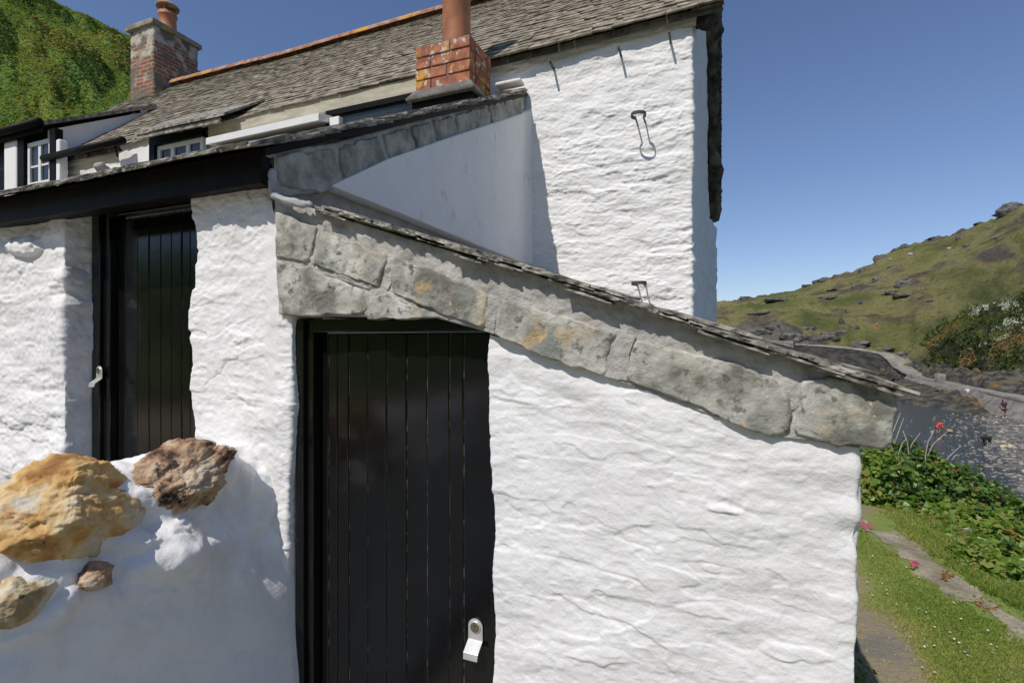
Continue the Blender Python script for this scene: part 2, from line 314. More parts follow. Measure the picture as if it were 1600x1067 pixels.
# ------------------------------------------------------------------ rough masonry shells
def resample(path, step, fil):
    out = []
    for (a, b) in zip(path[:-1], path[1:]):
        L = math.hypot(b[0]-a[0], b[1]-a[1]); st = step if not (len(a) > 2) else a[2]
        n = max(2, int(L/st))
        for i in range(n): t = i/n; out.append((a[0]+(b[0]-a[0])*t, a[1]+(b[1]-a[1])*t))
    out.append(path[-1][:2]); P = np.array(out)
    if fil:
        for _ in range(fil):
            Q = P.copy(); Q[1:-1] = (P[:-2]+2*P[1:-1]+P[2:])/4; P = Q
    return P
def shell(name, path, step, fil, zb, zt, zstep, disp, mat, parent, shear=None):
    P = resample(path, step, fil); d = np.gradient(P, axis=0); L = np.hypot(d[:, 0], d[:, 1]); L[L == 0] = 1
    n = np.stack([d[:, 1]/L, -d[:, 0]/L], 1); arc = np.concatenate([[0], np.cumsum(np.hypot(*np.diff(P, axis=0).T))])
    zbv = zb(P[:, 0], P[:, 1]) if callable(zb) else np.full(len(P), zb); ztv = zt(P[:, 0], P[:, 1]) if callable(zt) else np.full(len(P), float(zt))
    m = max(3, int(np.max(ztv-zbv)/zstep)); t = np.linspace(0, 1, m)
    Z = zbv[:, None]+(ztv-zbv)[:, None]*t[None]; X = np.repeat(P[:, 0:1], m, 1); Y = np.repeat(P[:, 1:2], m, 1); A = np.repeat(arc[:, None], m, 1)
    h = disp(X, Y, Z, A, ztv[:, None]-Z)
    X2 = X+n[:, 0:1]*h; Y2 = Y+n[:, 1:2]*h
    if shear: X2, Y2 = shear(X2, Y2, Z)
    return mk(name, np.stack([X2, Y2, Z], -1).reshape(-1, 3), grid_faces(len(P), m), mat, parent)
def lime(seed, course=.12, amp=.010, big=.014, med=.006, fine=.0018, keep=.25, tilt=0., lump=.0, cell=2.7, plate=.0028):
    def f(X, Y, Z, A, D):
        a = X*1.0+Y*1.0+seed*7.7
        w = fbm(a*1.7, Z*3.1, seed, 3)+.35*noise(a*7, Z*9, seed+12)
        ph = (Z+tilt*X)/course+.75*w+.8*noise(a*.8, Z*.6, seed+4)
        c = np.floor(ph); fr = ph-c
        prof = sst(0, .13, fr)*(1-fr)**.7
        mask = np.clip((noise(a*4.3+c*5.3, c*3.7, seed+1)+.5*noise(a*9.+c*2.3, c*1.7, seed+9)+keep)*1.1, 0, 1)
        h = amp*prof*mask
        # rounded stone faces, drowned under the limewash
        f1, f2, idd = worley(a*cell+.25*w+c*.37, ph*.95)
        h += med*1.1*(idd*.7)*sst(.0, .22, f2-f1)
        for q_, (th_, ap_) in enumerate(((-.22, .9), (.04, 1.2), (.27, 1.))):
            pn = fbm(a*2.6+q_*9.1, Z*6.5+.35*a, seed+20+q_, 4); h += plate*ap_*sst(-.022, .022, pn-th_)
        rg = 1-np.abs(fbm(a*9, Z*22, seed+30, 3)); h += plate*.7*np.clip(rg-.72, 0, 1)/.28*np.clip(noise(a*2, Z*4, seed+31)+.25, 0, 1)
        h *= np.clip(.72+.85*fbm(a*1.9, Z*2.7, seed+40, 3), .22, 1.15)
        h += big*fbm(a*1.5, Z*2.6, seed+2, 3)+med*fbm(a*5, Z*14, seed+3, 4)+fine*fbm(a*38, Z*60, seed+5, 3)
        g1, g2, gi = worley(a*17, Z*17)
        h += fine*2.0*np.clip(.30-g1, 0, 1)/.3*(gi > .55)
        if lump: h += lump*(1-sst(.15, .33, X))*np.exp(-((D-.07)/.05)**2)*(.6+.8*fbm(a*3, Z*6, seed+6, 3))
        return h
    return f
# ================================================================== stones, slates
def slabstone(name, poly, nrm, proud, depth, mat, parent, seed=0, wob=.006, rough=.0045):
    P = np.array([list(p) for p in poly]); n = np.array(nrm, float); c = P.mean(0)
    e1 = P[1]-P[0]; e1 /= np.linalg.norm(e1); e2 = np.cross(n, e1)
    Q = np.stack([(P-c) @ e1, (P-c) @ e2], 1)
    pts = []
    for i in range(len(Q)):
        a, b = Q[i], Q[(i+1) % len(Q)]; L = np.hypot(*(b-a)); k = max(3, int(L/.012))
        pts += [a+(b-a)*j/k for j in range(k)]
    B = np.array(pts)
    B = (np.roll(B, 1, 0)+3*B+np.roll(B, -1, 0))/5
    L = np.hypot(B[:, 0], B[:, 1])[:, None]; jag = fbm(B[:, 0]*22, B[:, 1]*22, seed, 3)[:, None]
    B = B+B/np.maximum(L, .02)*wob*jag*1.6
    rs = [.002]+list(np.linspace(.08, .93, 20))+[.955, .975, .99, 1., 1.0]
    V = []
    for i, r in enumerate(rs):
        q = B*r; hh = rough*fbm(q[:, 0]*9, q[:, 1]*9, seed, 4)+.4*rough*fbm(q[:, 0]*40, q[:, 1]*40, seed, 2)
        e = proud*(1-max(0., (r-.93)/.07)**2.*.75)
        if mat.startswith('verge'): hh = hh+.0022*(sst(-.03, .03, fbm(q[:, 0]*11+seed, q[:, 1]*11, seed, 4)-.12)-sst(-.03, .03, -.22-fbm(q[:, 0]*8, q[:, 1]*8+seed, 3, 4)))
        z = e+hh*(1 if r < .97 else .6)
        if i == len(rs)-1: z = np.full(len(q), -depth)
        V.append(c[None]+q[:, 0:1]*e1+q[:, 1:2]*e2+z[:, None]*n)
    V = np.stack(V, 1)
    return mk(name, V.reshape(-1, 3), grid_faces(len(B), len(rs), True), mat, parent)
def band(name, top, bot, nrm, mat, parent, rough=.006, seed=0, depth=.05, nc=260, nr=26):
    def rs(p, n):
        p = np.array([list(q) for q in p]); L = np.concatenate([[0], np.cumsum(np.linalg.norm(np.diff(p, axis=0), axis=1))])
        t = np.linspace(0, L[-1], n); return np.stack([np.interp(t, L, p[:, k]) for k in range(3)], 1)
    T, Bt = rs(top, nc), rs(bot, nc); n = np.array(nrm, float); t = np.linspace(0, 1, nr)
    V = T[:, None]*(1-t)[None, :, None]+Bt[:, None]*t[None, :, None]
    a = V[..., 0]+V[..., 1]; h = rough*fbm(a*14, V[..., 2]*18, seed, 4)+.35*rough*fbm(a*70, V[..., 2]*70, seed, 2)
    V = V+h[..., None]*n
    V[:, 0] = T-n*depth; V[:, -1] = Bt-n*depth
    return mk(name, V.reshape(-1, 3), grid_faces(nc, nr), mat, parent)
def slates(name, O, ex, et, La, Lt, course, wr, th, mat, parent, jit=.006, sag=None, tilt=1.1, skew=0.):
    O, ex, et = Vector(O), Vector(ex).normalized(), Vector(et).normalized(); en = ex.cross(et).normalized()
    if en.z < 0: en = -en
    mb = MB(); i = 0; t = 0.
    while t < Lt:
        cr = course*(1-.25*t/Lt); ln = cr*1.9; a = -random.uniform(0, wr[0])
        while a < La:
            w = random.uniform(*wr); a0, a1 = max(a, 0), min(a+w, La)
            if a1-a0 > .03:
                h = th*random.uniform(.7, 1.35); L2 = min(ln, Lt-t+.02)
                ax = et*1.0-en*(tilt*th/L2); ax.normalize()
                c = O+ex*((a0+a1)/2)+et*(t+L2/2+random.uniform(-jit, jit))+en*(th*(1.0+.35*random.random()))
                if sag: c = c+Vector((0, 0, sag(c.x, c.y)))
                tw = random.uniform(-1, 1)*th*.25
                mb.obox(c, ex*((a1-a0)/2-.002)+en*tw+et*random.uniform(-jit, jit)*.6, ax*(L2/2), en*(h/2), jit*.5)
            a += w
        t += cr
    return mb.build(name, mat, parent)
def ragged_slate(mb, O, ex, et, w, L, th, seed, n=9):
    """thin riven slate lying on ex (along the verge) / et (inwards), front edge ragged"""
    O, ex, et = Vector(O), Vector(ex).normalized(), Vector(et).normalized(); en = ex.cross(et).normalized()
    if en.z < 0: en = -en
    rr = random.Random(seed); P = []
    for i in range(n+1): P.append(O+ex*(w*i/n)-et*(rr.uniform(0, .008)+.004*math.sin(i*1.7+seed)))
    P.append(O+ex*(w-.004)+et*L); P.append(O+ex*.004+et*L)
    k = len(mb.v); N2 = len(P)
    hs = [en*(th*rr.uniform(.55, 1.3)) for _ in P]
    for p in P: mb.v.append(tuple(p))
    for p, h in zip(P, hs): mb.v.append(tuple(p+h+et*rr.uniform(-.003, .004)))
    mb.f.append(tuple(k+i for i in range(N2))); mb.f.append(tuple(k+N2+i for i in reversed(range(N2))))
    for i in range(N2):
        j = (i+1) % N2; mb.f.append((k+i, k+j, k+N2+j, k+N2+i))
def rockmesh(name, c, rad, mat, parent=None, seed=0, sub=5, amp=.16, cuts=6, strata=0., rot=(0, 0, 0), fine=.03, crack=0.):
    bm = bmesh.new(); bmesh.ops.create_icosphere(bm, subdivisions=sub, radius=1.); P = np.array([v.co[:] for v in bm.verts]); F = [[v.index for v in f.verts] for f in bm.faces]; bm.free()
    r = random.Random(seed)
    for _ in range(cuts):
        d = Vector((r.gauss(0, 1), r.gauss(0, 1), r.gauss(0, 1))).normalized(); k = r.uniform(.62, .88); q = P @ np.array(d)
        P = P-np.clip(q-k, 0, None)[:, None]*np.array(d)*.9
    L = np.linalg.norm(P, axis=1)[:, None]; n = P/L
    h = amp*fbm(P[:, 0]*1.4+seed, P[:, 1]*1.4, P[:, 2]*1.4, 4)+fine*fbm(P[:, 0]*7+seed, P[:, 1]*7, P[:, 2]*7, 4)
    if strata:
        ph = P[:, 2]*3.2+.8*fbm(P[:, 0]*1.2, P[:, 1]*1.2, seed, 3); fr = ph-np.floor(ph); h = h+strata*(sst(0, .18, fr)*(1-fr)-.2)
    if crack:
        c1 = fbm(P[:, 0]*1.5+seed, P[:, 1]*1.5, P[:, 2]*3.4, 4); c2 = fbm(P[:, 0]*2.6, P[:, 1]*2.6+seed, P[:, 2]*2.2+7, 4)
        h = h-crack*np.exp(-(c1/.035)**2)-.7*crack*np.exp(-((c2-.1)/.03)**2)+.5*crack*sst(-.03, .03, c2-.25)-.5*crack*sst(-.03, .03, c1+.3)
        h = h+.012*fbm(P[:, 0]*26, P[:, 1]*26, P[:, 2]*26, 3)
    P = P+n*h[:, None]
    P = P*np.array(rad); M = np.array(Matrix.Rotation(rot[2], 3, 'Z') @ Matrix.Rotation(rot[1], 3, 'Y') @ Matrix.Rotation(rot[0], 3, 'X'))
    P = P @ M.T+np.array(c)
    return mk(name, P, F, mat, parent, origin=None if parent is not None else c)
# ================================================================== THE COTTAGE
YW = 4.25; XG = -.197
cot = thing('cottage', 'tall white limewashed stone cottage with grey slate roof and tan ridge, behind the lean-tos', 'house', (-5., YW, 0))
PITCH = .917; E0 = Vector((0, 4.145, 4.416)); RY, RZ = 7.0, 4.416+.917*2.855
def gab(x, y):
    return np.where(y > YW+.02, np.minimum(4.46+PITCH*(y-YW), 4.46+PITCH*(9.85-y)), 4.44)
shell('wall', [(-11, 9.7, .3), (-11, YW, .07), (-1.75, YW, .0085), (XG, YW, .05), (XG, 9.75, .3), (-11, 9.75)], .01, 3, 0., gab, .011,
      lime(1, course=.085, amp=.008, big=.010, med=.0065, fine=.0020, keep=.0, tilt=-.02, cell=5.5, plate=.0046), 'limeup', cot)
shell('wall', [(XG-.08, 7.0, .04), (-.055, 9.78, .3), (-4., 9.79)], .04, 3, 0., 3.86, .03, lime(2, course=.10, amp=.01, big=.02, med=.01), 'limeup', cot)
# roof decks (front and rear slope) then the slates
XR = .025
sagf = lambda x, y: .022*float(noise(x*.7, y*.8, 3))-.05*math.sin(math.pi*min(1, max(0, (x+11)/11)))
def deck(y0, z0, y1, z1, th=.06, dz=-.012):
    V, xs = [], np.linspace(-11.15, XR-.01, 40)
    for x in xs:
        a_, b_ = (sagf(x, y0)+dz, sagf(x, y1)+dz) if th < .09 else (0, 0)
        V += [(x, y0, z0+a_), (x, y1, z1+b_), (x, y1, z1+b_-th), (x, y0, z0+a_-th)]
    mb = MB(); mb.add(V, [(i*4+k, i*4+(k+1) % 4, i*4+4+(k+1) % 4, i*4+4+k) for i in range(39) for k in range(4)]+[(0, 1, 2, 3), (159, 158, 157, 156)]); return mb
roof = deck(4.18, 4.416+.917*.035, RY, RZ).build('roof', 'soffit', cot)
deck(9.86, RZ-.917*2.86-.05, RY+.004, RZ-.004, .10).build('rear_roof', 'soffit', cot)
sagf = lambda x, y: .022*float(noise(x*.7, y*.8, 3))-.05*math.sin(math.pi*min(1, max(0, (x+11)/11)))
s = math.sqrt(1+PITCH**2)
slates('roof_slates', (-11.2, 4.14, 4.412), (1, 0, 0), (0, 1, PITCH), 11.2+XR, 2.95*s, .125, (.13, .27), .013, 'slate', cot, jit=.006, sag=sagf)
# ragged mortared verge and eave corner
mb = MB()
for i in range(20):
    t = i/20*2.9*s; p = Vector((XR-.02, 4.16, 4.425))+Vector((0, 1, PITCH))/s*t
    ragged_slate(mb, p+Vector((.012, 0, .0)), (0, 1, PITCH), (-1, 0, 0), .17, .22, .02, i)
    ragged_slate(mb, Vector((XR-.012, 9.86-i/20*2.8, RZ-.917*2.86-.06+i/20*2.8*PITCH)), (0, -1, PITCH), (-1, 0, 0), .17, .22, .025, 60+i)
mb.build('verge_slates', 'soffit', cot)
band('eave_fillet', [(-1.55, 4.215, 4.44), (-.9, 4.21, 4.44), (XG+.03, 4.205, 4.44)], [(-1.55, 4.235, 4.385), (-.9, 4.232, 4.38), (XG+.02, 4.225, 4.36)], (0, -1, 0), 'mortar', cot, nc=120, nr=8, depth=.02)
def rubble(name, p, q, w, seed):
    p, q = np.array(p), np.array(q); n = 170; t = np.linspace(0, 1, n); C = p+(q-p)*t[:, None]; a = np.linspace(0, 2*math.pi, 15)[:-1]
    V = np.stack([np.stack([C[:, 0]+w*.62*math.cos(k), C[:, 1]+0*t, C[:, 2]+w*math.sin(k)], 1) for k in a], 1)
    V = C[:, None]+(V-C[:, None])*np.minimum(sst(-.005, .05, t), 1)[:, None, None]; A_ = t*np.linalg.norm(q-p); f1, f2, idd = worley(A_[:, None]*5+0*a, V[..., 2]*4+seed); h = 1+.55*(idd*.5)+.5*fbm(A_[:, None]*4+0*a, V[..., 0]*9, V[..., 2]*6+seed, 4)
    V = C[:, None]+(V-C[:, None])*h[..., None]
    F = [(i*14+k, i*14+(k+1) % 14, (i+1)*14+(k+1) % 14, (i+1)*14+k) for i in range(n-1) for k in range(14)]
    return mk(name, V.reshape(-1, 3), F, 'soffit', cot)
rubble('verge_rubble', (-.12, 4.24, 4.37), (-.115, 7., 6.86), .12, 1)
rubble('verge_rubble', (-.105, 9.8, 4.08), (-.115, 7., 6.76), .155, 5)
# ridge tiles
for i in range(25):
    x0 = -10.15+i*.405; z = RZ+.005+sagf(x0+.2, RY)
    mb = MB(); prof = []
    for k in range(9):
        a = math.pi*(k/8); prof.append((math.cos(a)*.15, math.sin(a)*.125-.01))
    V = []
    for xx in (x0, x0+.40):
        V += [(xx, RY+p[0], z+p[1]) for p in prof]
    for xx in (x0+.40, x0): V += [(xx, RY+p[0]*.84, z+p[1]*.84) for p in prof]
    F = [(a*9+k, a*9+k+1, ((a+1) % 4)*9+k+1, ((a+1) % 4)*9+k) for a in range(4) for k in range(8)]
    mb.add(V, F); mb.build('ridge_tile', 'terra', roof)
# old brick chimney at the far end
ch = shell('chimney', [(-10.93, 7.52), (-10.93, 6.6), (-10.22, 6.6), (-10.22, 7.52), (-10.93, 7.52)], .03, 1, 6.3, 8.07, .03,
           lambda X, Y, Z, A, D: .012*fbm(X*6, Y*6, Z*8, 4), 'oldbrick', cot)
mb = MB(); mb.obox((-10.575, 7.06, 8.12), (.41, 0, 0), (0, .52, 0), (0, 0, .055), .012); mb.obox((-10.575, 7.06, 8.185), (.34, 0, 0), (0, .44, 0), (0, 0, .02), .02)
mb.build('chimney_cap', 'capstone', ch, bevel=.015)
mb = MB(); mb.lathe((-10.53, 7.08, 8.18), [(.205, 0), (.19, .06), (.165, .10), (.155, .36), (.175, .38), (.175, .42), (.15, .43), (.13, .30)], 28); pot = mb.build('chimney_pot', 'pipe', ch, True)
mb = MB(); mb.lathe((-10.53, 7.08, 8.61), [(.16, 0), (.16, .03), (.12, .03)], 24)
for k in range(4):
    a = .6+k*math.pi/2; mb.tube([(-10.53+.14*math.cos(a), 7.08+.14*math.sin(a), 8.61), (-10.53+.16*math.cos(a), 7.08+.16*math.sin(a), 8.74)], .012, 6)
mb.lathe((-10.53, 7.08, 8.73), [(.001, -.005), (.20, -.005), (.215, .03), (.14, .10), (.001, .13)], 24); mb.build('cowl', 'terra', ch, True)
# iron pegs and pipe clips on the upper wall
def iron_peg(px, py, tx, ty):
    b = atY(px, py, YW); x, y, v = ray(tx, ty); t = Vector((b.x, YW-.15, b.z+.012))
    mb = MB(); mb.bar(b+Vector((0, .04, 0)), t, .016, .020); mb.bar(t+Vector((0, .006, -.012)), t+Vector((0, .006, .045)), .016, .010)
    return mb.build('iron_peg', 'iron', cot, bevel=.002)
for a in ((866, 110, 857, 98), (971, 90, 964, 77), (1048, 68, 1044, 56)): iron_peg(*a)
def pipe_clip(px, py, out=.16, r=.058):
    c = atY(px, py, YW); mb = MB(); pts = []
    for sg in (-1, 1):
        leg = [(c.x+sg*.034, YW+.03, c.z), (c.x+sg*.030, YW-out+r*1.5, c.z)]
        pts.append(leg)
    arc = []
    for k in range(15):
        a = R(-60)+R(300)*k/14; arc.append((c.x+r*math.sin(math.pi+a-R(90)+R(0)), 0, 0))
    ring = [(c.x+r*math.cos(a), YW-out+r*math.sin(a)*-1., c.z) for a in np.linspace(R(238), R(238-296), 22)]
    full = [pts[0][0], pts[0][1]]+ring+[pts[1][1], pts[1][0]]
    full = [Vector(p) for p in full]
    for p, q in zip(full[:-1], full[1:]): mb.bar(p, q, .006, .026)
    return mb.build('pipe_clip', 'iron', cot)
pipe_clip(1003, 195, .19, .056); pipe_clip(1003, 446, .16, .056)
# left-hand windows, dormer, gutters under the far eave
def rect(px0, py0, px1, py1, Y):
    a = atY(px0, py0, Y); b = atY(px1, py1, Y); return min(a.x, b.x), max(a.x, b.x), min(a.z, b.z), max(a.z, b.z)
def win(x0, x1, z0, z1, Y, nm=1, fr=.055, mat='white', parent=None):
    w = MB(); d = .05
    w.box((x0, Y-d, z0), (x0+fr, Y, z1)); w.box((x1-fr, Y-d, z0), (x1, Y, z1)); w.box((x0+fr, Y-d, z1-fr), (x1-fr, Y, z1)); w.box((x0+fr, Y-d, z0), (x1-fr, Y, z0+fr))
    for k in range(1, nm+1):
        c = x0+(x1-x0)*k/(nm+1); w.box((c-.03, Y-d+.004, z0+fr), (c+.03, Y-.002, z1-fr))
    zm = z0+(z1-z0)*.45; w.box((x0+fr, Y-d+.012, zm-.014), (x1-fr, Y-.006, zm+.014))
    f = w.build('window', mat, parent, bevel=.004)
    g = MB(); g.box((x0+fr*.5, Y-.024, z0+fr*.5), (x1-fr*.5, Y-.018, z1-fr*.5)); g.build('pane', 'glass', f); return f
# dormer with catslide roof
DX = -8.54; Yd = 4.13
dm = MB(); dm.box((-10.6, Yd, 4.0), (DX, YW+.3, 4.83)); dorm = dm.build('dormer', 'blackmatt', cot)
ck = MB()
ck.prism([(DX-.02, Yd-.02, 4.36), (DX-.02, Yd-.02, 4.80), (DX-.02, 5.46, 5.62), (DX-.02, 5.46, 5.50)], (.035, 0, 0))
for k in range(10):
    y0 = Yd+.13*k; z0 = 4.40+PITCH*(y0-4.145)+.02; ck.box((DX+.016, y0, z0), (DX+.024+.003*(k % 2), y0+.125, z0+.10))
ck.build('slate_hung_cheek', 'smooth', dorm)
dr = MB(); dr.prism([(-10.75, 3.98, 4.80), (DX+.10, 3.98, 4.80), (DX+.10, 5.5, 5.68), (-10.75, 5.5, 5.68)], (0, 0, .05)); dr.build('dormer_roof', 'slateold', dorm)
dg = MB(); dg.tube([(-10.75, 3.95, 4.83), (DX+.12, 3.95, 4.83)], .055, 12); dg.box((-10.75, 3.985, 4.72), (DX+.11, 4.01, 4.82)); dg.build('gutter', 'blackmatt', dorm, True)
wb = rect(37, 236, 93, 296, 4.10)
win(wb[0]+.16, wb[1]-.14, 4.05, 4.66, 4.12, 1, parent=dorm)
for q in ((wb[0]-.02, wb[0]+.13), (wb[1]-.11, wb[1]+.02)):
    mb = MB(); mb.box((q[0], 4.04, 3.9), (q[1], 4.13, 4.76)); mb.build('window_post', 'blackmatt', dorm)
mb = MB(); mb.box((wb[0]-.36, 4.03, 3.9), (wb[0]-.03, 4.14, 4.74)); mb.build('dormer_wing', 'smooth', dorm, bevel=.03)
mb = MB(); mb.box((wb[1]+.03, 4.04, 3.9), (wb[1]+.12, 4.14, 4.60)); mb.build('dormer_pier', 'smooth', dorm, bevel=.02)
# eave gutter with its bracket
a = atY(68, 248, 4.02); b = atY(192, 219, 4.02); mb = MB(); mb.tube([a, b], .045, 12); mb.tube([b+Vector((-.2, .02, 0)), b+Vector((-.2, .06, -.16))], .012, 6)
mb.build('gutter', 'blackmatt', cot, True)
# limewashed bulge, second window with black lintel and catslide
shell('chimney_breast', [(-7.25, 4.5), (-7.2, 4.19), (-6.45, 4.17), (-6.4, 4.5)], .03, 6, 3.6, 4.40, .03, lambda X, Y, Z, A, D: .02*fbm(X*3, Y*3, Z*3, 3), 'limeup', cot)
r2 = rect(246, 205, 322, 246, 4.19)
mb = MB(); mb.box((r2[0]-.05, 4.12, 4.28), (r2[1]+.02, 4.24, 4.46)); mb.box((r2[0]-.05, 4.12, 3.9), (r2[0]+.05, 4.24, 4.28)); mb.build('window_surround', 'blackmatt', cot)
win(r2[0]+.055, r2[1], 3.9, 4.275, 4.20, 2, fr=.05, parent=cot)
p0 = atY(212, 208, 3.98); p1 = atY(352, 178, 3.98)
mb = MB(); mb.prism([(p0.x, 3.97, p0.z-.02), (p1.x, 3.97, p1.z-.02), (p1.x, 4.5, p1.z+.36), (p0.x, 4.5, p0.z+.36)], (0, 0, .03)); mb.prism([(p0.x, 3.99, p0.z-.02), (p1.x-.1, 3.99, p1.z-.02), (p1.x-.1, 3.99, p1.z-.07), (p0.x, 3.99, p0.z-.07)], (0, .02, 0)); mb.build('window_catslide', 'slateold', cot)
# white-topped hood, cream fascia, dark strip window
a = atY(324, 217, 3.98); b = atY(500, 178, 3.98)
mb = MB(); mb.prism([(a.x, 3.96, a.z), (b.x, 3.96, b.z), (b.x, 4.24, b.z+.07), (a.x, 4.24, a.z+.07)], (0, 0, -.075)); mb.build('window_hood', 'white', cot, bevel=.005)
mb = MB(); mb.box((b.x+.005, 4.10, 3.9), (b.x+.13, 4.24, b.z+.01)); mb.build('hood_end_post', 'smooth', cot, bevel=.01)
mb = MB(); mb.box((a.x-.1, 4.175, 3.95), (b.x-.02, 4.215, 4.12)); mb.build('sill_board', 'cream', cot)
a = atY(325, 190, 4.15); b = atY(655, 132, 4.15)
mb = MB(); mb.box((a.x, 4.15, 4.255), (b.x, 4.19, 4.41)); mb.build('fascia_board', 'cream', cot, bevel=.006)
r3 = rect(519, 150, 660, 200, 4.17)
mb = MB(); mb.box((r3[0]-.05, 4.13, 4.20), (r3[1]+.4, 4.21, 4.253)); mb.box((r3[0]-.05, 4.13, 3.95), (r3[0]+.0, 4.21, 4.20)); sw = mb.build('strip_window', 'blackmatt', cot)
mb = MB(); mb.box((r3[0], 4.165, 3.9), (r3[1]+.4, 4.175, 4.20)); mb.build('pane', 'glass', sw)
# ================================================================== PORCH LEAN-TO (left door)
por = thing('porch', 'white stone lean-to with black eave beam and slate-capped cheek wall, left of the shed', 'lean-to', (-2.6, 1.5, .75))
YF = 1.505; XC = -1.60
# wall left of the door
def push_rock(X, Y, Z, A, D, base):
    h = base(X, Y, Z, A, D); c = atY(35, 380, YF)
    d = np.hypot((X-c.x)/.17, (Z-c.z+.03*np.sin(X*9))/.055); return h+.038*np.clip(1-d**2.2+.5*fbm(X*16, Z*22, 3, 3), 0, 1)**.6*(Y < YF+.05)
b0 = lime(5, course=.15, amp=.007, big=.018, med=.006, fine=.0020, keep=.0, plate=.0045)
wavy = lambda X, Y, Z, A, D: push_rock(X, Y, Z, A, D, b0)+.012*fbm(Z*7, Y*3, 9, 3)*(X > -3.12)
shell('wall', [(-5.2, YF, .03), (-3.9, YF, .006), (-3.0, YF, .006), (-3.0, 1.72)], .006, 5, .3, 2.60, .0065, wavy, 'lime', por)
# pier between the two doors
def jamb(X, Y, Z):
    k = sst(-1.75, -1.53, X); dz = .004*np.sin(Z*9)
    return X+(k*(.012-.028*sst(2.0, .9, Z))+dz)+.012*fbm(Z*6, 2.2, 4, 3)*sst(-1.9, -2.06, X), Y
shell('wall', [(-2.075, 1.74), (-2.075, YF), (-1.535, YF), (-1.535, 1.66)], .0045, 4, .5, lambda x, y: np.interp(x, [-1.67, -1.60], [2.55, 2.30]), .0045,
      lime(8, course=.16, amp=.006, big=.009, med=.0035, fine=.0018, keep=-.05, plate=.0034), 'lime', por, jamb)
# cheek wall above the shed roof: smooth render
P2 = lambda X: float(np.interp(X, [-1.70, -1.393, -.45, .21, .50], [2.497, 2.392, 2.074, 1.832, 1.765]))
def cheek_zt(x, y): return np.interp(y, [1.45, 4.3], [2.50, 3.98])
shell('cheek_wall', [(XC-.05, 1.52), (XC-.05, 4.22), (XC-.02, 4.27)], .02, 4, 2.2, cheek_zt, .02, lambda X, Y, Z, A, D: .006*fbm(Y*3, Z*3, 4, 3), 'mortar', por)
tri = [atX(513, 291, XC), atX(600, 250, XC), atX(700, 215, XC), atX(812, 178, XC), atX(821, 172, XC), atX(822, 300, XC), atX(822, 416, XC), atX(700, 367, XC)]
# gridded render panel
yy = np.linspace(tri[0].y, 4.262, 150)
lo = np.interp(yy, [tri[0].y, 4.262], [tri[0].z-.002, atX(822, 416, XC).z]); hi = np.interp(yy, [p.y for p in tri[:4]]+[4.262], [p.z for p in tri[:4]]+[tri[4].z+.01])
tt = np.linspace(0, 1, 60); Zg = lo[:, None]+(hi-lo)[:, None]*tt; Yg = np.repeat(yy[:, None], 60, 1)
Xg = XC+.024+.006*fbm(Yg*2.5, Zg*2.5, 5, 3)+.0015*fbm(Yg*14, Zg*14, 5, 3)+.05*sst(4.12, 4.262, Yg)**2
V = np.stack([Xg, Yg, Zg], -1); V0 = V.copy(); V0[..., 0] = XC-.06
edge = np.concatenate([V0[:, :1], V, V0[:, -1:]], 1)
mk('render_panel', edge.reshape(-1, 3), grid_faces(150, 62), 'smooth', por)
# capping stones of the cheek
CX = XC+.002
caps = [[(430, 246), (470, 238), (520, 234), (536, 284), (500, 301), (437, 292)], [(526, 232), (590, 214), (607, 261), (540, 286)], [(598, 212), (638, 201), (650, 245), (612, 259)],
        [(642, 200), (670, 192), (679, 233), (654, 244)], [(676, 190), (706, 182), (712, 214), (684, 229)], [(711, 181), (758, 168), (765, 197), (716, 213)], [(762, 166), (784, 160), (790, 189), (770, 196)], [(787, 159), (812, 151), (814, 181), (794, 188)]]
for i, q in enumerate(caps): slabstone('capping_stone', [atX(x, y, CX) for x, y in reversed(q)], (1, 0, 0), .012, .05, 'vergeup', por, 31+i)
band('mortar_band', [atX(x, y, XC) for x, y in ((428, 232), (520, 222), (640, 190), (760, 155), (819, 138))], [atX(x, y, XC) for x, y in ((428, 312), (520, 300), (640, 252), (760, 206), (819, 186))], (1, 0, 0), 'mortar', por, seed=3)
# roof
pe = .523; O = Vector((-5.2, 1.36, 2.60)); ln = math.sqrt(1+pe*pe)
mb = MB(); mb.prism([(-5.2, 1.43, 2.625), (XC+.02, 1.43, 2.625), (XC+.02, 4.245, 2.625+pe*2.815), (-5.2, 4.245, 2.625+pe*2.815)], (0, 0, -.03)); proof = mb.build('roof', 'blackmatt', por)
slates('roof_slates', (-5.25, 1.345, 2.592), (1, 0, 0), (0, 1, pe), 5.25+XC+.035, 2.86*ln, .15, (.14, .28), .010, 'slateold', proof, jit=.010, tilt=1.0)
mb = MB()
for i in range(15):
    t = .19*i+.02
    for l in range(2):
        ragged_slate(mb, Vector((XC+.045+.012*((i*7) % 3-1)-.010*l, 1.36+t/ln+.08*l, 2.600+pe*t/ln+.010*l+.05*l*pe)), (0, 1, pe+random.uniform(-.05, .02)), (-1, 0, .05), .30, .20, .011, 200+i*3+l)
mb.build('verge_slates', 'slateold', proof)
mb = MB(); x = -5.2; k = 0
while x < XC+.02:
    w = random.uniform(.12, .27)
    for l in range(2): ragged_slate(mb, Vector((x+.05*l, 1.338+.012*l+random.uniform(-.008, .008), 2.596+.011*l)), (1, 0, random.uniform(-.012, .012)), (0, 1, pe), min(w, XC+.05-x-.05*l) if XC+.05-x-.05*l > .03 else .03, .2, .010, 700+k*2+l)
    x += w; k += 1
mb.build('eave_slates', 'slateold', proof)
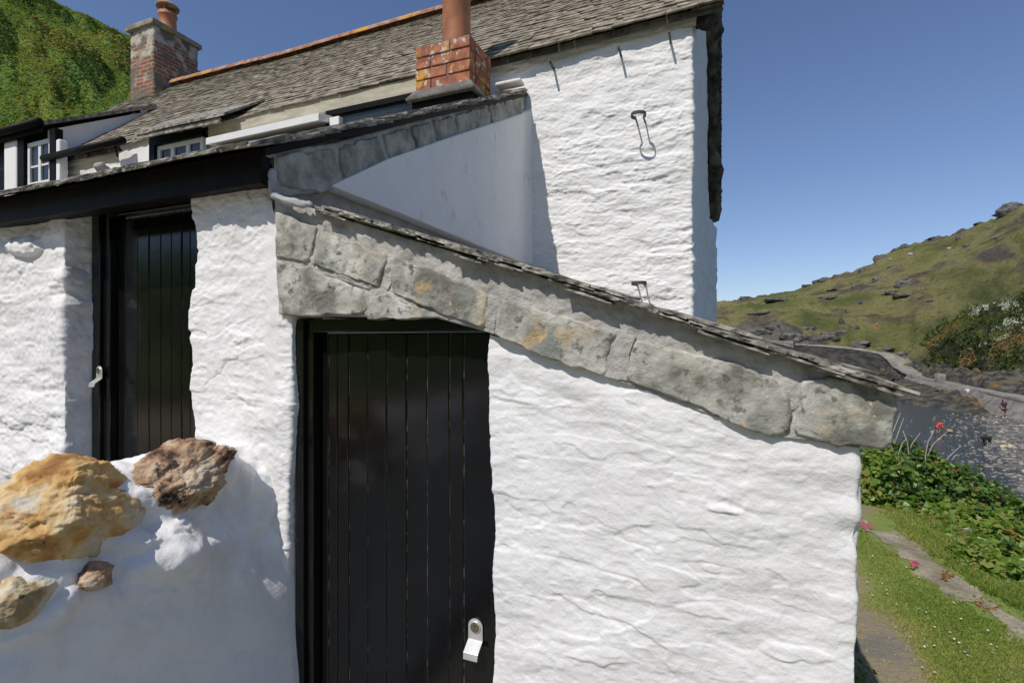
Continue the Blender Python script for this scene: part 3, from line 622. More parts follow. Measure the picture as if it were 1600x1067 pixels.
# black eave beam
mb = MB(); za, zb_ = 2.475, 2.605
n = 60
for i in range(n):
    pass
mb.prism([(-5.2, 1.425, 2.502), (-3.5, 1.425, 2.498), (-1.60, 1.425, 2.494), (-1.60, 1.425, 2.604), (-3.5, 1.425, 2.604), (-5.2, 1.425, 2.604)], (0, .045, 0))
mb.prism([(-5.2, 1.472, 2.505), (-1.62, 1.472, 2.505), (-1.62, 1.472, 2.59), (-5.2, 1.472, 2.59)], (0, .06, 0)); mb.build('eave_beam', 'blackmatt', por, bevel=.004)
# lead flashing twisted round the corner
mb = MB(); L = [atY(x, y, 1.455) for x, y in ((424, 262), (429, 276), (423, 288), (427, 300), (424, 312))]
mb.tube(L, [.014, .010, .017, .009, .013], 10); mb.tube([atY(x, y, 1.45) for x, y in ((421, 264), (425, 285), (430, 299))], [.008, .012, .006], 8)
mb.tube([atY(x, y, 1.45) for x, y in ((424, 305), (445, 314), (468, 319), (490, 322))], [.012, .016, .014, .010], 10)
o = mb.build('lead_flashing', 'lead', por, True); md = o.modifiers.new('sub', 'SUBSURF'); md.levels = md.render_levels = 2
tx = bpy.data.textures.new('crumple', 'CLOUDS'); tx.noise_scale = .03
md = o.modifiers.new('disp', 'DISPLACE'); md.texture = tx; md.strength = .02; md.mid_level = .5
# --- doors
def pull(px, py, Y, parent, sc_=1.):
    """cylinder pull: arched plate, brass keyhole barrel and a lip bent out and down"""
    c = atY(px, py, Y); r = .0225*sc_; mb = MB(); n = 20
    arch = [(c.x+r*math.cos(a), Y-.004, c.z+r*math.sin(a)) for a in np.linspace(0, math.pi, n)]
    zb = c.z-.036*sc_; poly = arch+[(c.x-r, Y-.004, zb), (c.x+r, Y-.004, zb)]
    mb.prism(poly, (0, .004, 0))
    th = .004
    l1 = [(c.x-r, Y-.002, zb+.001), (c.x+r, Y-.002, zb+.001), (c.x+r, Y-.034*sc_, zb-.022*sc_), (c.x-r, Y-.034*sc_, zb-.022*sc_)]
    mb.prism(l1, (0, -.001, -th)); y2, z2 = Y-.034*sc_, zb-.022*sc_-.002
    mb.prism([(c.x-r, y2, z2), (c.x+r, y2, z2), (c.x+r*.95, y2-.004, z2-.016*sc_), (c.x-r*.95, y2-.004, z2-.016*sc_)], (0, .004, 0))
    h = mb.build('handle', 'alu', parent, bevel=.0012)
    t = MB(); t.tube([(c.x, Y-.001, c.z), (c.x, Y-.008, c.z)], .0165*sc_, 28); rim = t.build('lock_rim', 'alu', h, True, bevel=.001)
    t = MB(); t.tube([(c.x, Y-.003, c.z), (c.x, Y-.0095, c.z)], .0138*sc_, 28); t.build('lock_cylinder', 'brass', h, False)
    t = MB(); t.box((c.x-.0012, Y-.0103, c.z+.001), (c.x+.0012, Y-.009, c.z+.008)); t.build('keyhole', 'blackmatt', h)
    return h
def door(parent, x0, x1, z0, z1, yf, yl, fl, ft, joints, hp, zc=None):
    """black boarded door leaf in a rebated frame"""
    f = MB(); f.box((x0, yf, z0), (x0+fl*.55, yf+.10, z1)); f.box((x0+fl*.55+.001, yf+.018, z0), (x0+fl, yf+.099, z1-.002)); f.box((x1-fl*.6, yf+.004, z0), (x1, yf+.10, z1))
    f.box((x0+fl+.001, yf+.01, z1-ft), (x1-fl*.6-.001, yf+.10, z1)); fr = f.build('door_frame', 'black', parent, bevel=.004)
    xl, xr = x0+fl+.003, x1-fl*.6-.003; lf = MB(); bx = [xl]+[j for j in joints if xl+.02 < j < xr-.02]+[xr]
    for i, (p, q) in enumerate(zip(bx[:-1], bx[1:])):
        lf.box((p+.0012, yl+.0015*math.sin(i*2.3), z0+.01), (q-.0012, yl+.035, z1-ft-.004))
    d = lf.build('door', 'black', parent, bevel=.0045)
    g = MB()
    for j in bx[1:-1]: g.box((j-.0022, yl+.0045, z0+.012), (j+.0022, yl+.012, z1-ft-.006))
    g.build('board_joints', 'groove', d)
    if hp: pull(hp[0], hp[1], yl-.001, d, 1.22)
    return d
YL1 = 1.655
door(por, -2.99, -2.04, .75, 2.56, 1.62, YL1+.02, .115, .03, [atY(x, 640, YL1+.02).x for x in (196, 215, 233, 251, 268, 284, 297)], None)
pull(156, 579, 1.617, por, 1.05)
mb = MB(); mb.box((-3.0, 1.70, .4), (-2.0, 1.76, .76)); mb.build('door_step', 'paving', por)
# ================================================================== STORE (right-hand lean-to with the near door)
sto = thing('store_shed', 'low white stone store with sloping grey-green verge stones and black plank door, nearest the viewer', 'shed', (-.6, 1.5, 0))
ztx = [atY(x, y, YF) for x, y in ((765, 526), (860, 560), (945, 592), (1080, 640), (1195, 684), (1343, 707), (1400, 720))]
zt_store = lambda x, y: np.where(y < YF+.02, np.interp(x, [p.x for p in ztx], [p.z+.012 for p in ztx]), 1.72)
def shear2(X, Y, Z):
    k = sst(-.45, -.68, X); return X+k*(.010-.022*sst(.9, 1.9, Z))*1.0+.006*k*np.sin(Z*6), Y
def store_disp(seed):
    f0 = lime(seed, course=.15, amp=.006, big=.009, med=.0026, fine=.0009, keep=-.10, tilt=.10, lump=.009, plate=.0026)
    def f(X, Y, Z, A, D):
        h = f0(X, Y, Z, A, D); X0_, Z0_ = X, Z; X = X+.05*fbm(X*7, Z*9, 21, 3); Z = Z+.022*fbm(X0_*8, Z*11, 22, 3)
        for k in range(26):   # proud and sunken stones, thick limewash creases
            q = random.Random(seed*100+k); cx, cz, a, b, w = q.uniform(-.6, .3), q.uniform(.85, 1.75), q.uniform(.05, .13), q.uniform(.012, .04), q.uniform(-.005, .006)
            sl = q.uniform(-.25, .05); dz = Z-cz-sl*(X-cx); d = ((X-cx)/a)**2+(dz/(b*np.where(dz < 0, .45, 1.5)))**2; h = h+w*np.clip(1-d, 0, 1)**.7*(Y < YF+.05)
        return h+.008*sst(.12, .31, X0_)*noise(X0_*3, Z0_*17, 7)*(Y < YF+.05)
    return f
shell('wall', [(-.683, 1.68), (-.683, YF), (.318, YF, .01), (.318, 1.75, .1), (.318, 4.2)], .004, 4, -.15, zt_store, .004, store_disp(3), 'lime', sto, shear2)
# verge stones
NF = (0, -1, 0); YS = 1.492
vs = [[(433, 332), (470, 342), (499, 358), (487, 411), (433, 402)], [(506, 362), (560, 380), (605, 399), (594, 448), (540, 433), (493, 412)],
      [(615, 401), (690, 428), (768, 461), (757, 514), (690, 490), (610, 456)], [(783, 465), (870, 490), (964, 520), (944, 588), (850, 555), (770, 522)],
      [(990, 530), (1100, 556), (1210, 590), (1240, 622), (1228, 668), (1204, 682), (1100, 640), (976, 592)], [(1258, 588), (1330, 588), (1399, 606), (1392, 660), (1384, 704), (1310, 694), (1238, 679), (1246, 634)],
      [(433, 406), (500, 424), (572, 456), (576, 490), (500, 494), (441, 494)], [(580, 462), (612, 462), (690, 496), (640, 499), (577, 499)]]
for i, q in enumerate(vs): slabstone('verge_stone', [atY(x, y, YS) for x, y in reversed(q)], NF, .014, .10, 'verge', sto, 51+i)
topl = [atY(x, y, YS) for x, y in ((429, 308), (485, 322), (640, 372), (870, 438), (1060, 496), (1270, 568), (1400, 598))]
botl = [atY(x, y, YS) for x, y in ((436, 494), (575, 497), (680, 498), (765, 522), (945, 590), (1200, 683), (1384, 702))]
band('mortar_band', topl, botl, NF, 'mortar', sto, rough=.0045, seed=6, depth=.15, nc=420, nr=60)
# projecting mortar ribs between the stones
ribs = [[(499, 352), (511, 362), (494, 412), (485, 412)], [(602, 394), (622, 400), (609, 458), (593, 450)], [(765, 457), (786, 464), (772, 518), (755, 514)], [(962, 514), (996, 526), (980, 594), (944, 586)],
        [(1208, 582), (1262, 588), (1246, 640), (1232, 640)], [(432, 400), (490, 414), (600, 452), (690, 496), (660, 490), (580, 458), (500, 424), (433, 408)], [(570, 456), (582, 462), (578, 494), (573, 490)]]
for i, q in enumerate(ribs):
    if i in (5,):
        band('mortar_rib', [atY(x, y, YS-.006) for x, y in ((432, 399), (490, 412), (600, 451), (700, 498))], [atY(x, y, YS-.006) for x, y in ((432, 409), (490, 424), (600, 463), (700, 501))], NF, 'mortar', sto, rough=.006, seed=9, depth=.02, nc=160, nr=8)
    else: slabstone('mortar_rib', [atY(x, y, YS) for x, y in reversed(q)], NF, .005, .02, 'mortar', sto, 81+i, wob=.008, rough=.005)
# roof deck + layered riven slates at the verge
rs_ = -.329
def RP(X, Y, dz=0): return Vector((X, Y, P2(X)+dz))
mb = MB(); mb.prism([RP(-1.62, 1.52, -.002), RP(.40, 1.52, -.002), RP(.40, 4.24, -.002), RP(-1.62, 4.24, -.002)], (0, 0, -.04)); sroof = mb.build('roof', 'mortar', sto)
slates('roof_slates', RP(.42, 1.62, .002), (0, 1, 0), (-1, 0, -rs_), 2.6, 2.0*math.sqrt(1+rs_**2), .17, (.18, .30), .011, 'slateold', sroof, jit=.01, tilt=.9)
mb = MB(); x = -1.40; k = 0; ex = Vector((1, 0, rs_)).normalized()
while x < .40:
    w = min(random.uniform(.13, .27), .47-x)
    for l in range(4):
        off = random.uniform(-.09, .09) if l else 0
        dy = (.010, .006, .010, .022)[l]+random.uniform(-.008, .009); dz = .000+l*.0062+random.uniform(0, .003)
        t = Vector((1, 0, rs_+random.uniform(-.012, .006)))
        xa = max(-1.41, x+off+(.08 if l == 1 else 0)); ww = min(w*random.uniform(.85, 1.15), .435-xa)
        if ww > .05: ragged_slate(mb, RP(xa, 1.448+dy, dz+.006*(ww > .3)), t, (0, 1, .04), ww, .25, random.uniform(.004, .009), 400+k*5+l, n=max(6, int(ww/.014)))
    x += w; k += 1
mb.build('verge_slates', 'slateold', sroof)
# small sunlit slate offcuts bedded under the verge
mb = MB()
for px, py, w in ((500, 327, .12), (610, 352, .10), (705, 392, .11), (745, 398, .13), (880, 445, .15), (1010, 478, .12), (1090, 512, .18), (1210, 545, .16)):
    mb = MB(); p = atY(px, py, 1.445); ragged_slate(mb, p+Vector((0, .004, -.012)), (1, 0, rs_-.02), (0, 1, .02), w, .10, .006, int(px)); mb.build('slate_packing', 'slateold', sroof)
# fillet where the roof meets the cottage wall
mb = MB(); mb.bar(RP(-1.5, 4.22, .03), RP(XG+.02, 4.22, .03), .07, .06); mb.build('roof_fillet', 'lead', sroof)
YL2 = 1.583
door(sto, -1.532, -.655, 0, 1.985, 1.525, YL2, .075, .05, [atY(x, 850, YL2).x for x in (513, 527, 545, 574, 604, 635, 667, 702, 724)], (743.5, 978))
# ================================================================== FLUE on the porch roof
fl = thing('flue_stack', 'short red brick flue stack on the porch roof with orange terracotta pipe', 'chimney', (-2.07, 3.8, 3.9))
X0, X1, Y0, Y1, Z0 = -2.33, -1.82, 3.6, 4.0, 3.945
mb = MB(); mb.box((X0+.012, Y0+.012, Z0-.1), (X1-.012, Y1-.012, Z0+.375)); mb.build('mortar_core', 'skirt', fl)
mb = MB(); ch_ = .0935
for r_ in range(4):
    z = Z0+r_*ch_; cuts = ([0, .155, .51] if r_ % 2 == 0 else [0, .33, .51]) if r_ != 1 else [0, .30, .51]
    if r_ == 2: cuts = [0, .15, .51]
    for p, q in zip(cuts[:-1], cuts[1:]): mb.obox((X0+(p+q)/2, Y0+.05, z+.042), ((q-p)/2-.006, 0, 0), (0, .05, 0), (0, 0, .0415), .004); mb.obox((X0+(p+q)/2, Y1-.05, z+.042), ((q-p)/2-.006, 0, 0), (0, .05, 0), (0, 0, .0415), .004)
    for p, q in (((.108, .30), (.30, .395)) if r_ % 2 else ((.108, .20), (.20, .295))):
        mb.obox((X1-.05, Y0+(p+q)/2, z+.042), (.05, 0, 0), (0, (q-p)/2-.006, 0), (0, 0, .0415), .004); mb.obox((X0+.05, Y0+(p+q)/2, z+.042), (.05, 0, 0), (0, (q-p)/2-.006, 0), (0, 0, .0415), .004)
mb.build('brickwork', 'brick', fl, bevel=.006)
mb = MB(); e = .055
t0 = [(X0-.005, Y0-.005, Z0+.01), (X1+.005, Y0-.005, Z0+.01), (X1+.005, Y1+.005, Z0+.01), (X0-.005, Y1+.005, Z0+.01)]; b0_ = [(X0-e, Y0-e, Z0-.065), (X1+e, Y0-e, Z0-.065), (X1+e, Y1+e, Z0-.065), (X0-e, Y1+e, Z0-.065)]
c0 = [(x_, y_, z_-.02) for x_, y_, z_ in b0_]
mb.add(c0+b0_+t0, [(0, 3, 2, 1)]+[(i, (i+1) % 4, 4+(i+1) % 4, 4+i) for i in range(4)]+[(4+i, 4+(i+1) % 4, 8+(i+1) % 4, 8+i) for i in range(4)]+[(8, 9, 10, 11)]); mb.build('mortar_skirt', 'skirt', fl, bevel=.006)
mb = MB(); mb.box((X0-.02, Y0-.01, 3.62), (X1+.02, Y1+.2, Z0-.08)); mb.build('base', 'blackmatt', fl)
mb = MB(); mb.lathe((-2.06, 3.82, 4.25), [(.118, 0), (.118, 1.15), (.135, 1.16), (.135, 1.28), (.11, 1.28), (.105, .4)], 40); mb.build('flue_pipe', 'pipe', fl, True)
# white ledge, open gutter end and packing slates at the top of the porch roof
mb = MB(); mb.box((-1.84, 4.12, 4.15), (-1.60, 4.235, 4.18)); mb.build('ledge', 'smooth', por, bevel=.012)
# lump of stone left lying on the porch roof
ps = atY(160, 262, 2.0); o = rockmesh('loose_stone', (ps.x, ps.y, ps.z-.005), (.045, .04, .04), 'palerock', seed=5, sub=3, amp=.3)
tag(o, 'small pale and brown stone lying loose on the porch roof edge', 'stone')
# ================================================================== PARAPET beside the steps
par = thing('parapet_wall', 'low white parapet wall with boulders set in its rounded top, in front of the left door', 'wall', (-1.8, .8, 0))
prof = [(-2.12, -.05), (-2.10, .8), (-2.07, 1.30), (-2.02, 1.42), (-1.93, 1.475), (-1.82, 1.485), (-1.75, 1.46), (-1.69, 1.40), (-1.645, 1.32), (-1.612, 1.24), (-1.588, 1.16), (-1.56, .95), (-1.54, .5), (-1.53, -.05)]
pr = resample([(a[0], a[1], .007 if a[1] > .7 else .05) for a in prof], .007, 6)
ys = np.concatenate([np.linspace(-1.3, .3, 30)[:-1], np.linspace(.3, 1.56, 210)])
d = np.gradient(pr, axis=0); Ln = np.hypot(d[:, 0], d[:, 1]); nx, nz = -d[:, 1]/Ln, d[:, 0]/Ln
nx, nz = -nx*-1, nz
Xp = np.repeat(pr[:, 0:1], len(ys), 1); Zp = np.repeat(pr[:, 1:2], len(ys), 1); Yp = np.repeat(ys[None], len(pr), 0)
up = sst(.9, 1.3, Zp)
h = .022*fbm(Yp*2.2, Zp*2.2, Xp*2, 3)+.034*up*fbm(Yp*6+3, Zp*7, Xp*3, 3)+.006*up*sst(-.03, .03, fbm(Yp*8, Zp*10, 7, 4))+.004*up*sst(-.03, .03, fbm(Yp*8+9, Zp*10, 17, 4)-.2)+.008*fbm(Yp*7, Zp*7, 2, 4)*(.30+.7*up)+.0022*fbm(Yp*40, Zp*40, Xp*40, 3)*(.3+.7*up)
for (yc, zc, am, ry, rz) in ((1.00, 1.33, .035, .09, .07), (1.10, 1.235, .032, .17, .10), (.74, 1.19, .030, .13, .05), (1.36, 1.38, .03, .12, .08)):
    yw = Yp+.03*fbm(Yp*9, Zp*9, 4, 2); zw = Zp+.03*fbm(Yp*9, Zp*9, 8, 2); h = h+am*np.clip(1-((yw-yc)/ry)**2-((zw-zc)/rz)**2, 0, 1)**.8*(Xp > -1.75)
Xp2 = Xp+nx[:, None]*h-.10*np.clip((1.5-Yp)/.85, 0, 1.6)*(Xp > -1.95); Zp2 = Zp+nz[:, None]*h+.05*sst(1.22, 1.50, Yp)*sst(1.2, 1.45, Zp)-.03*sst(.9, .5, Yp)*up
Xp2 = Xp2+.03*sst(1.25, 1.5, Yp)*sst(1.45, 1.0, Zp)*(Xp > -1.8)
mk('wall', np.stack([Xp2, Yp, Zp2], -1).reshape(-1, 3), grid_faces(len(pr), len(ys)), 'lime', par)
o = rockmesh('boulder', (-1.795, .897, 1.404), (.160, .215, .156), 'ochre', par, seed=12, sub=6, amp=.11, cuts=7, strata=.05, rot=(R(-8), R(10), R(3)), fine=.026, crack=.045); o['label'] = 'large ochre yellow boulder'
o = rockmesh('boulder', (-1.752, 1.238, 1.402), (.145, .188, .138), 'pinkrock', par, seed=43, sub=6, amp=.13, cuts=10, rot=(R(12), R(6), R(-6)), fine=.05, crack=.06); o['label'] = 'angular red-brown boulder'
o = rockmesh('boulder', (-1.655, .909, 1.226), (.046, .046, .044), 'pinkrock', par, seed=31, sub=5, amp=.16, fine=.05, crack=.03); o['label'] = 'small dark pink stone'
o = rockmesh('boulder', (-1.690, .752, 1.230), (.064, .095, .060), 'buffrock', par, seed=44, sub=5, amp=.13, cuts=7, fine=.04, crack=.04); o['label'] = 'buff speckled stone low down'
mb = MB()
for k in range(5): mb.box((-3.2, .55-.28*k+.95-1.0+.28, 0), (-2.125, .55-.28*k+1.23-1.0+.28+(1.2 if k == 0 else 0), .74-.148*k))
tag(mb.build('steps', 'paving', origin=(-2.6, .5, 0), bevel=.01), 'pale stone steps rising behind the parapet to the left door', 'steps')
# ================================================================== SETTING
def sstf(a, b, x): return float(sst(a, b, x))
def zg(X, Y):
    X = np.asarray(X, float); Y = np.asarray(Y, float); xd = 2.45+.28*(6.7-Y)
    d = np.maximum(sst(xd, xd+5.5, X), sst(10, 17, Y)*sst(-3.5, -.8, X))
    return -5.3*d+.03*fbm(X*1.1, Y*1.1, 2, 3)*(X > .4)
def groundpt(px, py):
    p = atZ(px, py, 0.); 
    for _ in range(4): p = atZ(px, py, float(zg(p.x, p.y)))
    return p
def interp_sheet(name, mat, lo, hi, n, m, dz, wob=.05, seed=1):
    A = np.array([list(groundpt(*p)) for p in lo]); B = np.array([list(groundpt(*p)) for p in hi]); t = np.linspace(0, 1, n)
    def rs(P):
        L = np.concatenate([[0], np.cumsum(np.linalg.norm(np.diff(P, axis=0), axis=1))]); return np.stack([np.interp(t*L[-1], L, P[:, k]) for k in range(2)], 1)
    a, b = rs(A), rs(B); w = np.linspace(0, 1, m)[None, :, None]; P = a[:, None]*(1-w)+b[:, None]*w
    e = (np.abs(w-.5)*2)**3*np.sign(w-.5)
    P = P+e*wob*fbm(P[..., 0]*6, P[..., 1]*6, seed, 3)[..., None]
    z = zg(P[..., 0], P[..., 1])+dz-.012*(np.abs(w[..., 0]-.5)*2)**6
    return mk(name, np.concatenate([P, z[..., None]], -1).reshape(-1, 3), grid_faces(n, m), mat)
# seabed sheet out to the horizon
mb = MB(); S = 4000; mb.add([(-S, -S, -6.2), (S, -S, -6.2), (S, S, -6.2), (-S, S, -6.2)], [(0, 1, 2, 3)]); struct(mb.build('ground', 'beach'))
# lawn and bank beside the store
gx, gy = np.linspace(.30, 9.5, 200), np.linspace(-3, 19, 300); GX, GY = np.meshgrid(gx, gy, indexing='ij'); GZ = zg(GX, GY)
cen = np.array([list(groundpt(*p))[:2] for p in ((1345, 832), (1380, 856), (1430, 899), (1500, 942), (1560, 982), (1640, 1025))])
def lawn_f(x, y, d): return .52+.18*np.exp(-((d-.15)/.32)**2)+.20*fbm(x*2.3, y*1.3, 3, 4)+.26*sst(-.10, -.40, d)-.24*sst(.50, 1.0, d)*sst(4.5, 3.4, y)
xc = np.interp(GY, cen[::-1, 1], cen[::-1, 0]); dl = xc-GX
lt = lawn_f(GX, GY, dl)
def lawn_t(x, y): d_ = np.interp(y, cen[::-1, 1], cen[::-1, 0])-x; return lawn_f(x, y, d_), d_
def lawn_old(x, y):
    d_ = np.interp(y, cen[::-1, 1], cen[::-1, 0])-x; return .36+.30*np.exp(-((d_-.12)/.26)**2)+.22*fbm(x*2.3, y*1.3, 3, 4)+.30*sst(-.05, -.5, d_)-.10*sst(.5, 1.0, d_), d_
struct(mk('lawn', np.stack([GX, GY, GZ], -1).reshape(-1, 3), grid_faces(200, 300), 'grasssoil', tint=np.clip(lt, 0, 1).ravel()))
struct(interp_sheet('path', 'pathsoil', [(1330, 800), (1345, 813), (1390, 832), (1440, 854), (1500, 893), (1560, 940), (1640, 985), (1800, 1100)],
             [(1330, 818), (1345, 829), (1380, 851), (1430, 893), (1500, 936), (1560, 975), (1640, 1018), (1780, 1140)], 260, 24, .006, .17))
mb = MB(); mb.add([(-6, -3.2, .004), (.31, -3.2, .004), (.31, 4.2, .004), (-6, 4.2, .004)], [(0, 1, 2, 3)]); struct(mb.build('paving', 'paving'))
mb = MB(); mb.add([(-14, -9, .008), (12, -9, .008), (12, -3.2, .008), (-14, -3.2, .008)], [(0, 1, 2, 3)]); struct(mb.build('unseen_lane', 'unseen_lane'))  # unseen ground added behind the viewer, there to reflect in the near door
mb = MB(); mb.box((-40, -30, -6.3), (.30, 10.5, 0.)); struct(mb.build('terrace', 'pathsoil'))
# lane and unseen hillside, added behind the viewer to reflect in the paint
n, m = 60, 30; X_, T_ = np.meshgrid(np.linspace(-60, 60, n), np.linspace(0, 1, m), indexing='ij')
struct(mk('unseen_hillside', np.stack([X_, -7-55*T_, -1+24*T_+2*fbm(X_*.15, T_*6, 3, 4)], -1).reshape(-1, 3), grid_faces(n, m), 'greenhill'))
# steep green hillside behind the cottage (left)
SKL = [(-700, -420), (-300, -190), (0, -42), (77, 0), (140, 28), (204, 59), (310, 112), (450, 185), (620, 270), (800, 350)]
def lhill(px, k):
    px = np.asarray(px, float); k = np.asarray(k, float); u = (px-800)/800.
    sk = np.interp(px, [p[0] for p in SKL], [p[1] for p in SKL]); s1 = 62.+8*noise(px/160., 1.5, 2); s0 = 15.
    s_ = s0+(s1-s0)*k; z1 = EYE+(533.5-sk)/800.*s1; zz = -.5+(z1+.5)*k**.93
    zz = zz+1.1*fbm(px/60., k*9, 4, 4)*np.sin(np.pi*np.clip(k, 0, 1))**.5
    return s_*(CT*u-ST), s_*(CT+ST*u), zz
PX, K = np.meshgrid(np.linspace(-700, 800, 240), np.linspace(0, 1, 120), indexing='ij'); hx, hy, hz = lhill(PX, K)
bx, by, bz = lhill(PX[:, -1], K[:, -1]); hx = np.concatenate([hx, (bx*1.35)[:, None]], 1); hy = np.concatenate([hy, (by*1.35)[:, None]], 1); hz = np.concatenate([hz, (bz*.9-4)[:, None]], 1)
struct(mk('hillside', np.stack([hx, hy, hz], -1).reshape(-1, 3), grid_faces(240, 121), 'greenhill'))
# headland across the harbour (right)
SKR = [(900, 492), (1060, 478), (1125, 473), (1160, 467), (1200, 461), (1240, 456), (1290, 434), (1340, 423), (1365, 414), (1371, 402), (1395, 390), (1410, 384), (1460, 372), (1500, 361), (1545, 346), (1562, 336), (1600, 318), (1700, 268), (1900, 180), (2200, 80)]
def rhill(px, k, rough=True):
    px = np.asarray(px, float); k = np.asarray(k, float); u = (px-800)/800.
    xs_ = [p[0] for p in SKR]; ys_ = [p[1] for p in SKR]; sk = np.interp(px, xs_, ys_); sm = sum(np.interp(px+d_, xs_, ys_) for d_ in (-60, -40, -20, 0, 20, 40, 60))/7.
    sk = sm+(sk-sm)*np.clip(k, 0, 1)**9; s1 = np.interp(px, [900, 1125, 1600, 2200], [420, 330, 215, 170]); s0 = np.interp(px, [900, 1200, 1400, 1600, 2200], [130, 112, 98, 66, 50])
    base = np.interp(px, [900, 1125, 1240, 1400, 1600], [540, 538, 545, 585, 590]); z0 = EYE+(533.5-base)/800.*s0; z1 = EYE+(533.5-sk)/800.*s1
    kk = np.clip(k, 0, 1); s_ = s0+(s1-s0)*k; zz = z0+(z1-z0)*(kk**.92)
    cl = np.interp(px, [1100, 1240, 1330, 1400], [1, 1, .6, 0]); zz = zz+cl*np.where(kk < .12, 0, 0)+cl*np.minimum(kk/.05, 1)*3.2*(1-kk)**3*.9
    if rough:
        ter = .9*(np.abs(fbm(px/45., kk*16+px/90., 3, 4))); zz = zz+(ter-.4)*(1.0+.9*cl)*sst(0, .04, kk)*(1-sst(.93, 1, kk)*.6)+.8*fbm(px/9., kk*4, 8, 3)*sst(.9, 1., kk)
    return s_*(CT*u-ST), s_*(CT+ST*u), zz
PX, K = np.meshgrid(np.linspace(900, 2200, 620), np.linspace(0, 1, 200), indexing='ij'); hx, hy, hz = rhill(PX, K)
cl = np.interp(PX, [1100, 1300, 1420], [1, .9, 0]); base_rock = cl*sst(.13, .02, K+.05*fbm(PX/20., K*12, 5, 3))
tint = .42+.22*np.clip(fbm(PX/60., K*5, 31, 4)+.1, 0, .7)*sst(1430, 1560, PX)*sst(.15, .5, K)+.34*fbm(PX/70., K*7+PX/160., 6, 5)
sk_rock = sst(.88, 1., K)*np.clip(fbm(PX/26., K*5, 12, 4)+.25, 0, 1)*.55; tint = np.clip(tint+.55*base_rock+sk_rock, 0, 1)
b_ = rhill(PX[:, -1], K[:, -1]); hx = np.concatenate([hx, (b_[0]*1.3)[:, None]], 1); hy = np.concatenate([hy, (b_[1]*1.3)[:, None]], 1); hz = np.concatenate([hz, (b_[2]*.8-8)[:, None]], 1); tint = np.concatenate([tint, tint[:, -1:]], 1)
struct(mk('headland', np.stack([hx, hy, hz], -1).reshape(-1, 3), grid_faces(620, 201), 'hill', tint=tint.ravel()))
ks = np.linspace(0, 1, 500)
def on_hill(px, py):
    x, y, z = rhill(np.full(500, px), ks); s_ = x*-ST+y*CT; yy = 533.5-(z-EYE)/s_*800
    i = int(np.argmin(np.abs(yy-py))); return Vector((x[i], y[i], z[i])), float(s_[i])
crags = [(1583, 326, 34, 13), (1376, 404, 16, 11), (1417, 386, 14, 5), (1400, 390, 12, 5), (1501, 372, 10, 6), (1546, 355, 9, 5), (1513, 384, 15, 6), (1391, 417, 10, 5), (1370, 438, 22, 8), (1340, 447, 14, 6),
         (1414, 443, 24, 15), (1306, 453, 22, 6), (1288, 438, 28, 9), (1216, 469, 40, 7), (1291, 466, 26, 5), (1417, 462, 28, 5), (1396, 457, 22, 5), (1453, 471, 9, 3), (1440, 465, 9, 3), (1348, 474, 11, 6),
         (1316, 487, 9, 7), (1315, 506, 9, 14), (1183, 490, 32, 3), (1144, 489, 12, 3), (1165, 466, 18, 4), (1240, 457, 16, 5), (1460, 372, 14, 4), (1530, 348, 12, 4), (1350, 421, 16, 5), (1262, 446, 16, 4), (1140, 515, 30, 9), (1175, 520, 36, 12), (1205, 512, 26, 8), (1235, 524, 34, 12), (1262, 514, 24, 9), (1290, 526, 30, 12), (1318, 520, 20, 10), (1345, 538, 26, 8), (1380, 545, 26, 8), (1335, 512, 12, 8), (1415, 552, 20, 6), (1480, 400, 8, 4), (1560, 372, 14, 5)]
for i, (px, py, w, h) in enumerate(crags):
    p, s_ = on_hill(px, py); f = s_/800.
    o = rockmesh('rock_outcrop', (p.x, p.y, p.z-h*f*.22), (w*f*.60, w*f*.55, h*f*.80), 'rock', seed=100+i, sub=3, amp=.34, cuts=8, fine=.14, rot=(0, R(random.uniform(-14, 4)), TH+random.uniform(-.3, .3)))
    tag(o, 'dark rock outcrop breaking through the turf of the far headland', 'rock', 'rock outcrops on the far headland')
for i, (px, py, w) in enumerate(((1423, 398, 8), (1483, 389, 6), (1391, 406, 5))):
    p, s_ = on_hill(px, py); f = s_/800.; o = rockmesh('pale_boulder', (p.x, p.y, p.z+.2), (w*f*.5, w*f*.4, w*f*.3), 'palerock', seed=150+i, sub=2, amp=.2)
    tag(o, 'small pale boulder lying on the green headland slope', 'boulder', 'pale boulders on the headland')
# water and shingle
mb = MB(); mb.add([atZ(1000, 545, -4.72), atZ(2400, 545, -4.72), Vector((40, -5, -4.72)), Vector((2.0, 9, -4.72))], [(0, 1, 2, 3)])
w_ = MB(); w_.add([(-900, 9, -4.72), (900, 9, -4.72), (900, 3900, -4.72), (-900, 3900, -4.72)], [(0, 1, 2, 3)]); struct(w_.build('water', 'water'))
WL = [(598, 1400), (606, 1425), (620, 1455), (632, 1490), (645, 1535), (660, 1540), (690, 1548), (720, 1560), (760, 1585), (800, 1625), (900, 1700)]
U, SS = np.meshgrid(np.linspace(.55, 1.5, 420), np.geomspace(11, 60, 330), indexing='ij')
pxx = 800+800*U; pyy = 533.5+6.6/SS*800; dd = pxx-np.interp(pyy, [w[0] for w in WL], [w[1] for w in WL])
bx, by = SS*(CT*U-ST), SS*(CT+ST*U)
bz = -4.735+np.where(dd > 0, .0035*dd, .0022*dd)*np.clip(SS/30., .5, 1.5)+.055*fbm(bx*.8, by*.8, 3, 5)+.03*fbm(bx*4, by*4, 5, 3); bz = np.clip(bz, -6, -3.7)
struct(mk('beach', np.stack([bx, by, bz], -1).reshape(-1, 3), grid_faces(420, 330), 'beach'))
